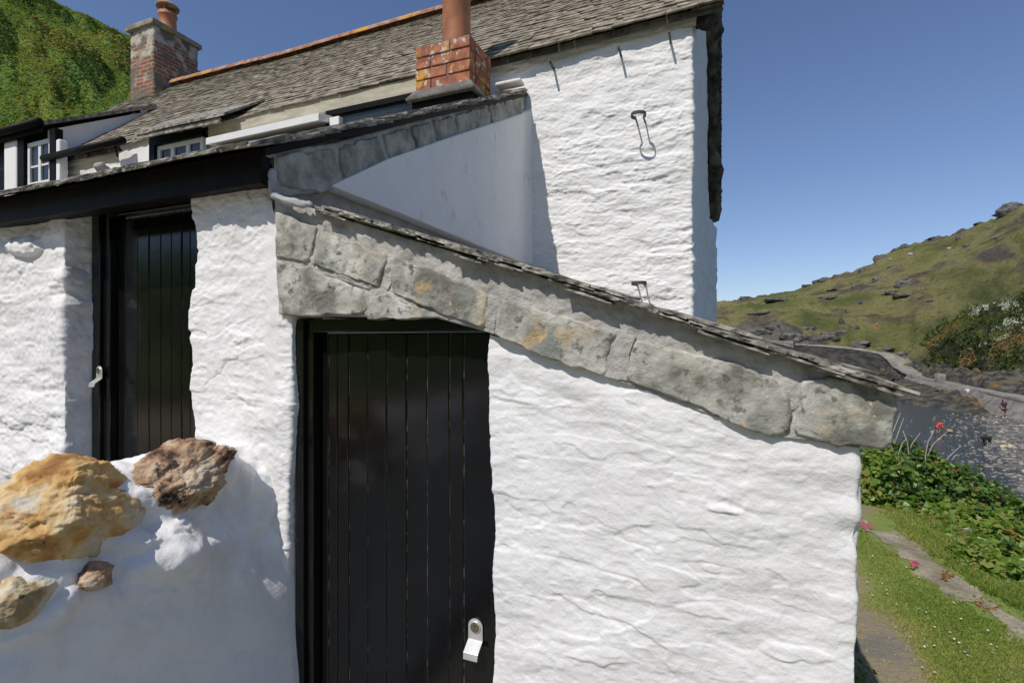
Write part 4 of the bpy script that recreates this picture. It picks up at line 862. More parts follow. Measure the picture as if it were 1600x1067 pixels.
# cobbles lying on the beach and in the shallows: nobody could count them
bm = bmesh.new(); bmesh.ops.create_icosphere(bm, subdivisions=1, radius=1.); IV = np.array([v.co[:] for v in bm.verts]); IF = np.array([[v.index for v in f.verts] for f in bm.faces]); bm.free()
n = 5200; sx = rng.uniform(1385, 1800, n*3); s_ = rng.uniform(14, 47, n*3); pyv = 533.5+6.6/s_*800; dv = sx-np.interp(pyv, [w[0] for w in WL], [w[1] for w in WL])
keep = rng.random(n*3) < np.clip(np.exp(np.minimum(dv, 0)/32.), .035, 1)*.8; sx, s_, dv = sx[keep][:n], s_[keep][:n], dv[keep][:n]; n = len(sx); u_ = (sx-800)/800.
cx, cy = s_*(CT*u_-ST), s_*(CT+ST*u_); rad = np.exp(rng.normal(-2.75, .5, n)); rad = np.clip(rad, .02, .26)
cz = np.maximum(-4.735+np.where(dv > 0, .0035*dv, .0*dv)*np.clip(s_/30., .5, 1.5), -4.74)+.01
V = IV[None]*(1+.25*rng.normal(size=(n, len(IV), 1)))*rad[:, None, None]*np.stack([rng.uniform(.8, 1.5, n), rng.uniform(.8, 1.5, n), rng.uniform(.35, .7, n)], 1)[:, None]
V = V+np.stack([cx, cy, cz], 1)[:, None]; F = (IF[None]+(np.arange(n)*len(IV))[:, None, None]).reshape(-1, 3)
stuff(mk('cobbles', V.reshape(-1, 3), F, 'pebble', tint=np.repeat(np.clip(rng.beta(1.6, 1.8, n), 0, 1), len(IV))), 'pale rounded cobbles scattered over the shingle and shallow water', 'stones')
# dark weedy rock shelf beyond the harbour wall, and the ledge in front of it
def shelf(name, near, far, zn, zf, n, m, amp, seed, mat, lip=0):
    nn = np.array([list(atZ(x, y, zn)) for x, y in near]); ff = np.array([list(atZ(x, y, zf)) for x, y in far]); t = np.linspace(0, 1, n)
    def rs(P): return np.stack([np.interp(t, np.linspace(0, 1, len(P)), P[:, k]) for k in range(3)], 1)
    a, b = rs(nn), rs(ff); w = np.linspace(0, 1, m)[None, :, None]; P = a[:, None]*(1-w)+b[:, None]*w
    P[..., 2] += amp*fbm(P[..., 0]*.35, P[..., 1]*.35, seed, 5)+amp*.8*np.abs(fbm(P[..., 0]*.9, P[..., 1]*.5, seed+3, 3))*sst(0, .1, w[..., 0])
    P[:, 0, 2] -= .8
    if name == 'weedy_ledge': e_ = sst(.80, 1., t)[:, None]; P[..., 2] = P[..., 2]*(1-e_)+e_*(-5.1)
    return mk(name, P.reshape(-1, 3), grid_faces(n, m), mat)
struct(shelf('rock_shelf', [(1375, 582), (1440, 591), (1520, 608), (1600, 629), (1900, 700)], [(1375, 562), (1440, 570), (1520, 580), (1600, 586), (1900, 600)], -3.6, -1.9, 260, 70, .55, 5, 'weed'))
struct(shelf('weedy_ledge', [(1375, 617), (1410, 628), (1450, 640), (1490, 643), (1540, 652), (1575, 656)], [(1375, 597), (1410, 594), (1440, 600), (1480, 611), (1520, 623), (1565, 641)], -4.75, -3.75, 160, 30, .30, 8, 'weed'))
# harbour wall and the ramp down from the old quay
hw = thing('harbour_wall', 'curving stone harbour wall ramping down from the quay to the beach', 'wall', tuple(atZ(1500, 640, -4.7)))
def wallrun(name, pts, width, zb, mat, capmat, parent, bat=.12):
    L = []
    for (px, py, s_) in pts: L.append(np.array(atS(px, py, s_)))
    L = np.array(L); n = 150; q = np.linspace(0, len(L)-1, n); P = np.stack([np.interp(q, range(len(L)), L[:, k]) for k in range(3)], 1)
    for _ in range(10): P[1:-1] = (P[:-2]+2*P[1:-1]+P[2:])/4
    t = np.gradient(P, axis=0); nn = np.stack([-t[:, 1], t[:, 0]], 1); nn /= np.linalg.norm(nn, axis=1)[:, None]
    side = np.sign((nn*P[:, :2]).sum(1))[:, None]; nn = nn*side     # away from the viewer
    P[:, 2] += .10*fbm(q*.9, 1, 3, 3)
    m = 12; V = []
    for k in range(m):
        f = k/(m-1); z = P[:, 2]*(1-f)+zb*f; o = -bat*f*(P[:, 2]-zb)+.12*fbm(q*1.3, z*1.2, 4, 3); V.append(np.stack([P[:, 0]+nn[:, 0]*o, P[:, 1]+nn[:, 1]*o, z], 1))
    face = mk(name, np.stack(V, 1).reshape(-1, 3), grid_faces(n, m), mat, parent)
    wv = [(-.12, -.25), (-.14, .02), (width*.5, .07), (width, .03), (width, -2.)]
    V = [np.stack([P[:, 0]+nn[:, 0]*a, P[:, 1]+nn[:, 1]*a, P[:, 2]+b+.05*fbm(q*2.3, a, 7, 2)], 1) for a, b in wv]
    mk('coping', np.stack(V, 1).reshape(-1, 3), grid_faces(n, 5), capmat, parent)
wallrun('wall_face', [(1800, 690, 33), (1640, 636, 40), (1600, 626, 43), (1511, 607, 56), (1438, 591, 74), (1418, 585, 80)], 1.2, -5.2, 'quay', 'quay', hw, .75)
wallrun('quay_face', [(1436, 590, 75), (1410, 581, 83), (1394, 571, 89), (1386, 560, 93), (1372, 551, 95), (1345, 546, 97), (1300, 541, 101), (1240, 537, 105), (1200, 533, 108), (1100, 529, 116)], 3.2, -5.2, 'quaydark', 'quay', hw)
qt = thing('quay_block', 'pale stone block on the quay end, left of the dark quay wall', 'wall', tuple(atS(1215, 545, 104)))
a, b = atS(1150, 545, 106), atS(1240, 549, 103); mb = MB(); mb.prism([(a.x, a.y, -5), (b.x, b.y, -5), (b.x, b.y, 1.95), (a.x, a.y, 2.35)], (.8, 3.5, 0)); mb.build('block', 'quay', qt, bevel=.1)
p = atS(1469, 590, 60); mb = MB(); mb.obox((p.x, p.y, p.z), (.38, .1, 0), (-.1, .3, 0), (.03, 0, .45), .05); tag(mb.build('stone_pillar', 'quay', bevel=.03, origin=tuple(p)), 'short pale stone pillar on the dark weedy shore', 'pillar')
# ================================================================== foliage
def leafmesh(C, Nn, size, rng, asp=.62, fold=.25, droop=.0):
    n = len(C); Nn = Nn/np.linalg.norm(Nn, axis=1)[:, None]; r = rng.normal(size=(n, 3)); d = r-Nn*(r*Nn).sum(1)[:, None]; d /= np.linalg.norm(d, axis=1)[:, None]
    sd = np.cross(Nn, d); s = np.broadcast_to(size, (n,))[:, None]
    v0 = C-d*s*.5; v2 = C+d*s*.5-Nn*s*droop; v1 = C-d*s*.05+sd*s*asp*.5+Nn*s*fold*.5; v3 = C-d*s*.05-sd*s*asp*.5+Nn*s*fold*.5
    V = np.stack([v0, v1, v2, v3], 1).reshape(-1, 3); k = np.arange(n)*4
    F = np.concatenate([np.stack([k, k+1, k+2], 1), np.stack([k, k+2, k+3], 1)]); return V, F
def leaves(name, C, Nn, size, tint, mat, parent=None, **kw):
    V, F = leafmesh(C, Nn, size, rng, **kw); return mk(name, V, F, mat, parent, smooth=False, tint=np.repeat(tint, 4))
def bush(px, py, s_, rad, n, size, tone, label, seed, spread=.15):
    c = atS(px, py, s_); g = float(zg(c.x, c.y)); t = thing('bramble_bush', label, 'bush', (c.x, c.y, min(g, c.z-rad[2]*.6)), 'bramble bushes along the path')
    D = rng.normal(size=(n, 3)); D /= np.linalg.norm(D, axis=1)[:, None]; D[:, 2] = np.where(D[:, 2] < -.5, -D[:, 2], D[:, 2])
    rr = (.55+.45*rng.random(n)**.6)*(1+.38*fbm(D[:, 0]*2.6+seed, D[:, 1]*2.6, D[:, 2]*2.6, 3)+.05*rng.normal(size=n))
    P = np.array(c)+D*rr[:, None]*np.array(rad); P[:, 2] = np.maximum(P[:, 2], zg(P[:, 0], P[:, 1])+.01)
    Nn = D*.55+np.array([-.12, -.3, .75])+.55*rng.normal(size=(n, 3))
    tn = np.clip(tone+.10+.18*rng.normal(size=n)+.28*fbm(P[:, 0]*5, P[:, 1]*5, P[:, 2]*5, 2), 0, .92); tn = np.where(rng.random(n) < .025, 1., tn)
    leaves('foliage', P, Nn, size*np.exp(.38*rng.normal(size=n)), tn, 'leaf', t, asp=.8, fold=.22, droop=.1)
    mb = MB()
    for k in range(16):
        a = rng.uniform(0, 2*math.pi); e = Vector((c.x+rad[0]*.95*math.cos(a), c.y+rad[1]*.95*math.sin(a), c.z+rad[2]*rng.uniform(.0, .85))); b = Vector((c.x+rng.normal()*.08, c.y+rng.normal()*.08, min(g, c.z-rad[2]*.6)-.05))
        mb.tube([b, b*.45+e*.55+Vector((0, 0, rad[2]*.35)), e], [.006, .0045, .002], 5)
    mb.build('stems', 'woody', t, True)
bush(1364, 752, 6.3, (.46, .5, .40), 3000, .055, .60, 'tall leafy bramble against the store corner, lightest green of the tall ones', 1)
bush(1425, 742, 7.2, (.60, .6, .40), 3400, .050, .26, 'tall dark bramble with bare stems rising over it, against the water', 2)
bush(1497, 772, 6.8, (.55, .6, .38), 3200, .050, .22, 'dark rounded bramble at the top of the slope to the beach', 3)
bush(1440, 806, 5.8, (.42, .4, .27), 2000, .058, .52, 'mid green low bramble in front of the dark tall ones', 4)
bush(1525, 838, 5.3, (.44, .45, .29), 2300, .062, .58, 'bright green big-leaved bramble leaning over the middle of the path', 5)
bush(1592, 880, 4.7, (.36, .42, .30), 2100, .062, .50, 'bright bramble nearest the viewer at the right edge', 6)
bush(1655, 850, 5.2, (.5, .5, .40), 1800, .060, .45, 'bramble cut off by the right edge of the picture, behind the nearest bright one', 7)
bush(1575, 812, 6.3, (.48, .6, .24), 2200, .055, .70, 'pale yellowish bramble on the slope above the shingle', 8)
bush(1560, 900, 4.35, (.34, .34, .24), 2000, .060, .56, 'small bright bramble spilling onto the edge of the path', 9)
bush(1480, 828, 5.5, (.35, .3, .20), 1300, .056, .62, 'small bright bramble between the mid green and the big-leaved ones', 10)
bush(1400, 800, 6.0, (.35, .3, .20), 1200, .052, .64, 'low pale green bramble beside the store corner bramble', 11)
bush(1612, 925, 4.1, (.30, .32, .24), 1700, .062, .52, 'lowest bramble by the path, cut off by the right edge of the picture', 12)
bush(1510, 872, 4.9, (.26, .26, .16), 1100, .056, .60, 'tiny low bramble at the grass edge halfway along the path', 13)
# dry stems standing up out of the brambles
tw = [((1383, 712), (1395, 675), (1407, 645)), ((1391, 712), (1402, 680), (1412, 653)), ((1388, 716), (1396, 690), (1394, 664)), ((1420, 715), (1418, 692), (1411, 673)), ((1420, 716), (1424, 695), (1438, 676)), ((1446, 712), (1450, 690), (1460, 671)), ((1448, 714), (1458, 694), (1481, 673)),
      ((1418, 712), (1430, 702), (1440, 700)), ((1473, 726), (1484, 712), (1502, 696)), ((1478, 734), (1492, 712), (1505, 708)), ((1494, 742), (1504, 733), (1515, 728)), ((1507, 752), (1507, 742), (1508, 735)), ((1404, 708), (1410, 692), (1417, 684)), ((1380, 706), (1384, 690), (1386, 680))]
for i, q in enumerate(tw):
    s_ = 6.9+.08*(i % 5); P = [atS(x, y, s_) for x, y in q]; b = P[0].copy(); b.z = float(zg(b.x, b.y))-.03
    mb = MB(); mb.tube([b, P[0], P[1], P[2]], [.008, .0075, .0062, .0035], 6)
    tag(mb.build('dead_stem', 'stem', None, True, origin=tuple(b)), 'bare grey dead stem standing up from the dark bramble', 'stem', 'dead stems above the brambles')
# grass
def grass(name, X, Y, hgt, tint, wid=.0045, lean=1.1):
    n = len(X); Z = zg(X, Y); a = rng.uniform(0, 2*math.pi, n); dx, dy = np.cos(a), np.sin(a); l = lean*rng.random(n)*hgt; b = rng.uniform(0, 2*math.pi, n); lx, ly = np.cos(b)*l, np.sin(b)*l
    w = wid*rng.uniform(.6, 1.3, n); B = np.stack([X, Y, Z-.004], 1); W = np.stack([dx*w, dy*w, 0*w], 1); M_ = np.stack([lx*.35, ly*.35, hgt*.6], 1); T = np.stack([lx, ly, hgt], 1)
    V = np.stack([B-W, B+W, B+M_-W*.7, B+M_+W*.7, B+T], 1).reshape(-1, 3); k = np.arange(n)*5
    F = [tuple(q) for q in np.stack([k, k+1, k+3, k+2], 1)]+[tuple(q) for q in np.stack([k+2, k+3, k+4], 1)]
    return mk(name, V, F, 'blade', smooth=False, tint=np.repeat(tint, 5))
n = 130000; px = rng.uniform(1320, 1760, n); py = rng.uniform(800, 1120, n); v = (533.5-py)/800.; s_ = -EYE/v; u_ = (px-800)/800.; X, Y = s_*(CT*u_-ST), s_*(CT+ST*u_)
t, d_ = lawn_t(X, Y); onpath = (d_ < -.05+.05*fbm(X*9, Y*9, 5, 2)) & (d_ > -.36+.06*fbm(X*9, Y*9, 6, 2))
ok = (X > .34) & (rng.random(n) < np.clip((t-.34)*3.2, .05, 1)) & (~onpath | (rng.random(n) < .08)) & (X < 4.6)
X, Y, t, d_ = X[ok], Y[ok], t[ok], d_[ok]; n = len(X)
hg = rng.uniform(.008, .022, n)*np.where(d_ < -.3, 2.6, 1.)*(.7+.8*np.clip(t-.4, 0, 1)); tn = np.clip(.92-.95*(t-.3)+.20*rng.normal(size=n), 0, 1)
stuff(grass('grass', X, Y, hg, tn), 'short worn grass of green and straw tufts beside the path', 'grass')
# low weeds and lawn daisies
n = 3600; X = rng.uniform(.34, .80, n); Y = rng.uniform(2.6, 4.0, n); k = fbm(X*9, Y*5, 2, 2)-(X-.34)*.9 > -.25; X, Y = X[k], Y[k]; P = np.stack([X, Y, zg(X, Y)+rng.uniform(.005, .10, len(X))], 1)
stuff(leaves('weeds', P, np.array([0, -.2, 1.])+.5*rng.normal(size=P.shape), .030, np.clip(.5+.2*rng.normal(size=len(X)), 0, .92), 'leaf'), 'small green weeds at the foot of the store wall', 'weeds')
n = 70; px = rng.uniform(1350, 1600, n); py = rng.uniform(850, 1060, n); P = np.array([list(groundpt(a, b)) for a, b in zip(px, py)]); t, d_ = lawn_t(P[:, 0], P[:, 1]); P = P[(d_ > 0) & (t > .4)]; P[:, 2] += .025
stuff(leaves('daisies', P, np.array([0, -.2, 1.])+.2*rng.normal(size=P.shape), .016, np.zeros(len(P)), 'whiteflower', asp=1., fold=0.), 'tiny white daisies dotted over the grass', 'flowers')
def posy(pts, label):
    g = groundpt(*pts[0]); t = thing('pink_flowers', label, 'flowers', tuple(g))
    for x, y in pts:
        p = groundpt(x, y+6); h = Vector((p.x, p.y, p.z+.06)); mb = MB(); mb.tube([p, h], .0018, 5); mb.build('stem', 'blade', t)
        C = np.array(h)+rng.normal(size=(10, 3))*np.array([.015, .015, .009]); o = leaves('flower_head', C, np.array([0, -.5, .8])+.5*rng.normal(size=C.shape), .022, np.zeros(len(C)), 'petal', t, asp=.9); o['kind'] = 'stuff'
posy([(1342, 813), (1346, 819), (1350, 821), (1354, 826), (1360, 823), (1346, 826)], 'cluster of pink flowers by the store corner at the path edge')
posy([(1428, 886), (1431, 884)], 'single pink flower lying out on the grey path')
# brown dry leaf litter on the path
C = np.array([list(groundpt(rng.normal(a, 7), rng.normal(b, 4)))for a, b, k in ((1478, 902, 26), (1527, 941, 10), (1550, 950, 8), (1400, 865, 8)) for _ in range(k)]); C[:, 2] += .012
stuff(leaves('leaf_litter', C, np.array([0, 0, 1.])+.4*rng.normal(size=C.shape), .035, np.ones(len(C)), 'leaf'), 'brown dry leaves littering the trodden path', 'leaves')
# bank scrub across the water
BT = [(1385, 588), (1410, 560), (1440, 537), (1480, 503), (1520, 482), (1560, 470), (1600, 462), (1750, 432), (2000, 400)]
def bank(px, k):
    px = np.asarray(px, float); k = np.asarray(k, float); u = (px-800)/800.; top = np.interp(px, [p[0] for p in BT], [p[1] for p in BT]); bot = np.interp(px, [1385, 1440, 1500, 1600, 2000], [582, 580, 586, 592, 600])
    s0 = np.interp(px, [1385, 1440, 1520, 1600, 2000], [112, 94, 70, 58, 50]); s1 = s0+14; z0 = EYE+(533.5-bot)/800*s0; z1 = EYE+(533.5-top)/800*s1
    s_ = s0+(s1-s0)*k; zz = z0-.3+(z1-z0)*k**.8+.5*fbm(px/22., k*4, 3, 3)*np.sin(np.pi*k)
    return s_*(CT*u-ST), s_*(CT+ST*u), zz
PX, K = np.meshgrid(np.linspace(1385, 2000, 200), np.linspace(0, 1, 40), indexing='ij'); hx, hy, hz = bank(PX, K)
b_ = bank(PX[:, -1], K[:, -1]); hx = np.concatenate([hx, (b_[0]*1.25)[:, None]], 1); hy = np.concatenate([hy, (b_[1]*1.25)[:, None]], 1); hz = np.concatenate([hz, (b_[2]-3)[:, None]], 1)
struct(mk('bank', np.stack([hx, hy, hz], -1).reshape(-1, 3), grid_faces(200, 41), 'weed'))
n = 26000; px = rng.uniform(1388, 1720, n); k = rng.random(n); x, y, z = bank(px, k); s_ = -ST*x+CT*y; bl = np.clip(fbm(px/16., k*6, 5, 3)+.15, 0, 1); z = z+bl*rng.random(n)*2.0
pyv = 533.5-(z-EYE)/s_*800; cl_ = fbm(px/13., k*7, 15, 3)
tn = np.clip(.42+.30*cl_+.16*rng.normal(size=n), 0, .8); orange = np.exp(-((pyv-(575-.42*(px-1480)))/13.)**2)*(px > 1465)+np.exp(-((pyv-(548-.75*(px-1440)))/9.)**2)*(px < 1500)*.8
tn = np.where(rng.random(n) < orange*.75, 1., tn); dark = (fbm(px/24., k*3, 25, 2) > .12) & (k < .55); tn = np.where(dark, tn*.25, tn)
P = np.stack([x, y, z], 1); Nn = np.array([-.3, -.7, .8])+.6*rng.normal(size=(n, 3))
stuff(leaves('bank_scrub', P, Nn, .0050*s_*np.exp(.3*rng.normal(size=n)), tn, 'bankleaf'), 'dense scrub of green bushes and rusty bracken on the far bank', 'scrub')
wf = ((np.exp(-((pyv-(487-.12*(px-1515)))/7.)**2)*(px > 1512) > rng.random(n)*1.1) | (np.exp(-((pyv-(520-.30*(px-1530)))/6.)**2)*(px > 1540) > rng.random(n)*1.3) | (np.exp(-((pyv-(548-.4*(px-1520)))/3.)**2)*(px > 1500) > rng.random(n)*2.5)) & (cl_ > -.15)
P2_ = P[wf]+np.array([-.1, -.35, .25]); stuff(leaves('blossom', P2_, np.array([-.3, -.8, .6])+.5*rng.normal(size=P2_.shape), .13, np.zeros(len(P2_)), 'whiteflower', asp=.9), 'drifts of white blossom on the far bank', 'flowers')
# scrub over the hillside behind the cottage
n = 70000; px = rng.uniform(-60, 330, n); k = rng.uniform(.12, 1., n); x, y, z = lhill(px, k); s_ = -ST*x+CT*y
cl_ = fbm(px/38., k*9+px/120., 33, 4); bl = np.clip(cl_-.12, 0, 1); z = z+(.10+bl*1.5*(1-sst(.8, .97, k)))*rng.random(n)**.5; brown = np.clip(fbm(px/70.+5, k*5, 44, 3)*1.6+.25-.9*(k-.45), 0, 1)
tn = np.clip(.60-.50*sst(.05, .35, cl_)*(k > .4)+.10*rng.normal(size=n), 0, .78); tn = np.where(rng.random(n) < brown*.55, np.clip(.86+.1*rng.normal(size=n), 0, 1), tn)
sz = .10+.0036*s_
P = np.stack([x, y, z], 1); keep = (sx_ := rng.random(n)) < .85; Nn = np.array([.3, -.7, .8])+.6*rng.normal(size=(n, 3))
stuff(leaves('hillside_scrub', P[keep], Nn[keep], (sz*np.exp(.3*rng.normal(size=n)))[keep], tn[keep], 'scrub', asp=.42, droop=.15), 'bracken, ferns and low bushes covering the steep hillside', 'scrub')
# ================================================================== people and dog
RT = Vector((CT, ST, 0)); FW = Vector((-ST, CT, 0))
def skinned(name, base, chains, mat, parent, sub=2):
    """chains: lists of (x, y, z, radius) in metres; x to the viewer's right, y away, z up; first point of a later chain joins by index when given as int"""
    V, E, Rr = [], [], []
    for ch_ in chains:
        prev = None
        for q in ch_:
            if isinstance(q, int): prev = q; continue
            V.append(tuple(base+RT*q[0]+FW*q[1]+Vector((0, 0, q[2])))); Rr.append(q[3])
            if prev is not None: E.append((prev, len(V)-1))
            prev = len(V)-1
    off = wloc(parent); me = bpy.data.meshes.new(name); me.from_pydata([tuple(Vector(v)-off) for v in V], E, []); o = bpy.data.objects.new(name, me); COL.objects.link(o); o.parent = parent
    md = o.modifiers.new('skin', 'SKIN'); md.use_smooth_shade = True
    for sv, r_ in zip(me.skin_vertices[0].data, Rr): sv.radius = (r_, r_)
    me.skin_vertices[0].data[0].use_root = True
    md = o.modifiers.new('sub', 'SUBSURF'); md.levels = md.render_levels = sub
    me.materials.append(MT[mat]); return o
def arm(i, pts): return [i]+pts
# woman standing in navy
b = atZ(1569, 653, -4.60); pr_ = thing('person', 'person with long dark hair in navy top and white trainers standing by the harbour wall', 'person', tuple(b))
skinned('body', b, [[(0, 0, .86, .125), (0, 0, 1.02, .11), (0, .0, 1.20, .13), (0, 0, 1.33, .09), (0, 0, 1.40, .05), (.0, -.01, 1.49, .085), (0, -.01, 1.57, .075)],
                    [0, (-.085, 0, .80, .085), (-.10, .02, .46, .055), (-.12, 0, .10, .036), (-.13, -.08, .04, .035)], [0, (.085, .02, .80, .085), (.11, .02, .46, .055), (.14, .05, .10, .036), (.17, -.03, .04, .035)],
                    [2, (-.17, 0, 1.29, .05), (-.22, .02, 1.04, .042), (-.20, -.05, .82, .03), (-.20, -.06, .74, .03)], [2, (.17, 0, 1.29, .05), (.21, .02, 1.04, .042), (.20, -.04, .82, .03), (.20, -.05, .74, .03)]], 'skin', pr_)
skinned('top', b, [[(0, 0, .80, .165), (0, 0, 1.02, .14), (0, 0, 1.20, .155), (0, 0, 1.34, .10)], [2, (-.18, 0, 1.29, .066), (-.23, .02, 1.05, .056)], [2, (.18, 0, 1.29, .066), (.22, .02, 1.05, .056)]], 'navy', pr_)
skinned('shorts', b, [[(0, 0, .80, .155), (-.085, .0, .72, .105), (-.095, .01, .62, .10)], [0, (.085, .01, .72, .105), (.10, .015, .62, .10)]], 'navy', pr_)
skinned('hair', b, [[(0, .02, 1.60, .075), (0, .03, 1.50, .10), (0, .06, 1.36, .10), (0, .08, 1.20, .07)]], 'hair', pr_)
for s1_, x_ in ((-1, -.13), (1, .16)): skinned('shoe', b, [[(x_, .03, .05, .055), (x_-.01, -.07, .045, .05), (x_-.015, -.17, .035, .04)]], 'whitecloth', pr_)
skinned('bag', b, [[(-.27, .06, 1.12, .07), (-.28, .06, .98, .10), (-.27, .06, .84, .08)]], 'pinkcloth', pr_)
# child bending over in red
b = atZ(1465, 677, -4.80); pr_ = thing('person', 'child in red top bending over in the shallow water with a net', 'person', tuple(b))
skinned('body', b, [[(0, 0, .50, .105), (.05, 0, .63, .10), (.16, -.02, .74, .10), (.25, -.03, .75, .055), (.32, -.03, .74, .075), (.39, -.03, .71, .065)],
                    [0, (-.06, 0, .44, .07), (-.04, -.02, .22, .045), (-.07, 0, -.05, .035)], [0, (.06, 0, .44, .07), (.11, -.04, .24, .045), (.08, 0, -.05, .035)],
                    [2, (.20, -.13, .68, .042), (.22, -.16, .48, .035), (.34, -.12, .34, .028), (.40, -.12, .32, .025)], [2, (.20, .10, .68, .042), (.24, .12, .48, .035), (.36, .0, .34, .028), (.42, -.04, .32, .025)]], 'skin', pr_)
skinned('top', b, [[(-.01, 0, .48, .135), (.05, 0, .64, .13), (.16, -.02, .76, .125), (.22, -.03, .76, .08)], [2, (.21, -.14, .67, .06), (.22, -.16, .56, .055)], [2, (.21, .10, .67, .06), (.23, .12, .56, .055)]], 'red', pr_)
skinned('shorts', b, [[(0, 0, .46, .12), (-.06, 0, .40, .085), (-.05, -.01, .28, .08)], [0, (.06, 0, .40, .085), (.10, -.03, .28, .08)]], 'red', pr_)
skinned('hair', b, [[(.27, -.02, .82, .06), (.34, -.02, .83, .085), (.41, -.02, .79, .07)]], 'hair', pr_)
nt_ = thing('hand_net', 'pale round fishing net held low over the water by the child in red', 'net', tuple(b+RT*.9))
mb = MB(); mb.tube([b+RT*.30-FW*.12+Vector((0, 0, .36)), b+RT*.62-FW*.12+Vector((0, 0, .27))], .014, 8); mb.build('handle', 'red', nt_, True)
c = b+RT*.78-FW*.12+Vector((0, 0, .25)); mb = MB(); ringp = [c+RT*.19*math.cos(a)+FW*.17*math.sin(a)+Vector((0, 0, .07*math.sin(a))) for a in np.linspace(0, 2*math.pi, 25)]; mb.tube(ringp, .012, 6); mb.build('hoop', 'netc', nt_, True)
mb = MB(); mb.lathe(c, [(.185, 0), (.17, -.06), (.12, -.12), (.04, -.15), (.001, -.15)], 20); o = mb.build('net_bag', 'netc', nt_, True); 
# walker in white by the wall
b = atZ(1512, 621, -3.85); pr_ = thing('person', 'child in white top with arms held out walking along the foot of the harbour wall', 'person', tuple(b))
skinned('body', b, [[(0, 0, .52, .095), (0, 0, .64, .085), (0, 0, .78, .095), (0, 0, .88, .06), (0, -.02, .95, .05), (.0, -.05, 1.02, .075), (0, -.05, 1.09, .065)], [0, (-.06, 0, .46, .06), (-.07, .02, .26, .042), (-.08, 0, .04, .03)], [0, (.06, .02, .46, .06), (.08, .04, .26, .042), (.09, .02, .04, .03)],
                    [2, (-.12, 0, .84, .04), (-.27, 0, .74, .033), (-.38, -.03, .66, .025)], [2, (.12, 0, .84, .04), (.28, 0, .78, .033), (.42, -.02, .80, .025)]], 'skin', pr_)
skinned('top', b, [[(0, 0, .48, .135), (0, 0, .64, .12), (0, 0, .78, .125), (0, 0, .88, .08)], [2, (-.13, 0, .84, .058), (-.27, 0, .74, .048)], [2, (.13, 0, .84, .058), (.28, 0, .78, .048)]], 'whitecloth', pr_)
skinned('hair', b, [[(0, -.02, 1.12, .06), (0, -.01, 1.05, .082)]], 'whitecloth', pr_)
# far walker in red on the slope path
p, s_ = on_hill(1370, 515); pr_ = thing('person', 'tiny far-off walker in red on the headland slope', 'person', tuple(p))
skinned('body', p, [[(0, 0, .85, .12), (0, 0, 1.05, .11), (0, 0, 1.3, .13), (0, 0, 1.45, .06), (0, 0, 1.6, .10)], [0, (-.09, 0, .45, .06), (-.10, 0, .02, .05)], [0, (.09, 0, .45, .06), (.10, 0, .02, .05)]], 'skin', pr_, 1)
skinned('jacket', p, [[(0, 0, .80, .20), (0, 0, 1.1, .19), (0, 0, 1.35, .19)], [1, (-.25, 0, 1.15, .08), (-.26, -.05, .9, .07)], [1, (.25, 0, 1.15, .08), (.26, -.05, .9, .07)]], 'red', pr_, 1)
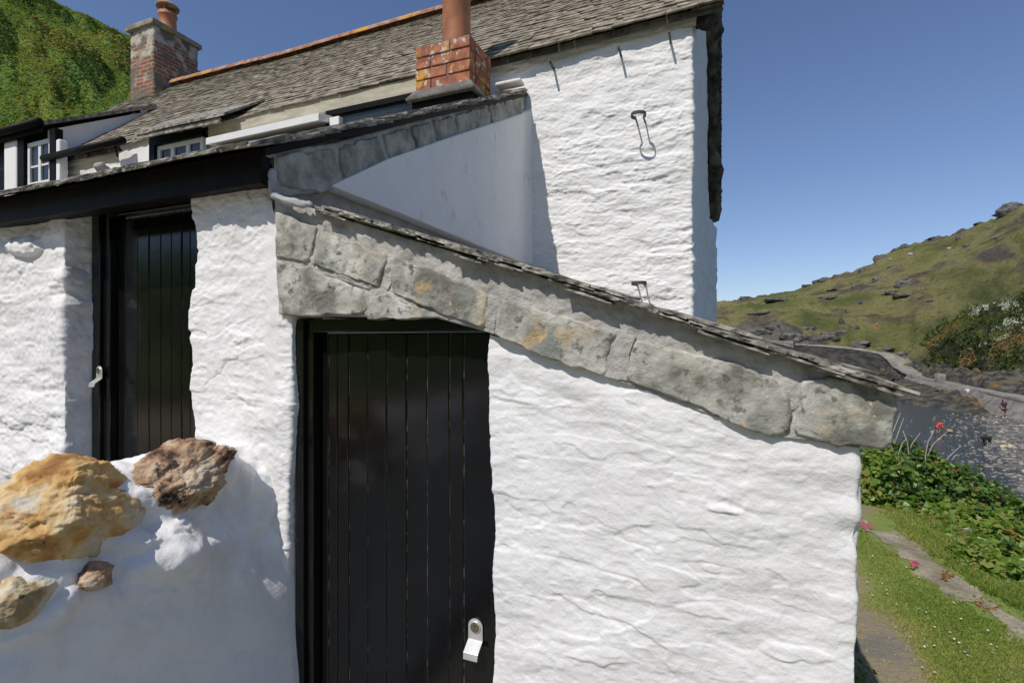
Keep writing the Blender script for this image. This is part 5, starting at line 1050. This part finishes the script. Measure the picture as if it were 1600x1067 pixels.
# dog
b = atZ(1541, 693, -4.72); dg_ = thing('dog', 'black dog wading in the shallows with its head low', 'dog', tuple(b))
skinned('body', b, [[(.20, 0, .40, .10), (.05, 0, .38, .115), (-.13, 0, .40, .13), (-.24, -.01, .40, .085), (-.31, -.02, .36, .075), (-.40, -.03, .30, .045)],
                    [2, (-.16, -.07, .25, .055), (-.15, -.07, .12, .032), (-.17, -.07, .0, .03)], [2, (-.13, .07, .25, .055), (-.11, .07, .12, .032), (-.13, .07, .0, .03)],
                    [0, (.22, -.07, .27, .065), (.19, -.07, .18, .04), (.25, -.07, .10, .028), (.23, -.07, .0, .03)], [0, (.24, .07, .27, .065), (.21, .07, .18, .04), (.27, .07, .10, .028), (.25, .07, .0, .03)],
                    [0, (.31, 0, .44, .035), (.42, 0, .46, .022), (.50, 0, .52, .014)], [4, (-.29, -.085, .39, .03), (-.29, -.10, .31, .02)], [4, (-.28, .06, .40, .03), (-.28, .08, .32, .02)]], 'blackfur', dg_)
for i, (px, w, lab) in enumerate(((1568, .22, 'left of two pale orange boulders side by side on the shingle'), (1580, .21, 'right of two pale orange boulders side by side on the shingle'))):
    p = atZ(px, 700, -4.68); tag(rockmesh('boulder', (p.x, p.y, p.z+.06), (w, w*.9, w*.75), 'buffrock', seed=170+i, sub=3, amp=.14), lab, 'boulder')
# ================================================================== light, sky, camera
SD = Vector((-.28, -1., 1.3)).normalized(); el = math.asin(SD.z); az = math.atan2(SD.x, SD.y)
W = bpy.data.worlds.new('World'); sc.world = W; W.use_nodes = True; nt = W.node_tree; bg = nt.nodes['Background']
sk = nt.nodes.new('ShaderNodeTexSky'); sk.sky_type = 'NISHITA'; sk.sun_disc = False; sk.sun_elevation = el; sk.sun_rotation = az; sk.altitude = 0; sk.air_density = 1.0; sk.dust_density = .3; sk.ozone_density = 6.0
hs = nt.nodes.new('ShaderNodeMix'); hs.data_type = 'RGBA'; hs.blend_type = 'MULTIPLY'; hs.inputs[0].default_value = 1.; hs.inputs[7].default_value = (1.06, .95, .965, 1)
nt.links.new(sk.outputs[0], hs.inputs[6]); nt.links.new(hs.outputs[2], bg.inputs[0]); bg.inputs[1].default_value = .115
L = bpy.data.lights.new('sun', 'SUN'); L.energy = 3.6; L.angle = R(.53); L.color = (1., .94, .86); lo = bpy.data.objects.new('sun', L); COL.objects.link(lo); lo.rotation_euler = (-SD).to_track_quat('-Z', 'Y').to_euler()
cam = bpy.data.cameras.new('camera'); co = bpy.data.objects.new('camera', cam); COL.objects.link(co); co.location = (0, 0, EYE); co.rotation_euler = (R(90), 0, TH); cam.sensor_width = 36; cam.lens = 18.0; cam.clip_end = 9000; cam.clip_start = .05
sc.camera = co
vs_ = sc.view_settings; sc.display_settings.display_device = 'sRGB'; vs_.view_transform = 'Standard'; vs_.look = 'None'; vs_.exposure = .0; vs_.gamma = 1; vs_.use_curve_mapping = False
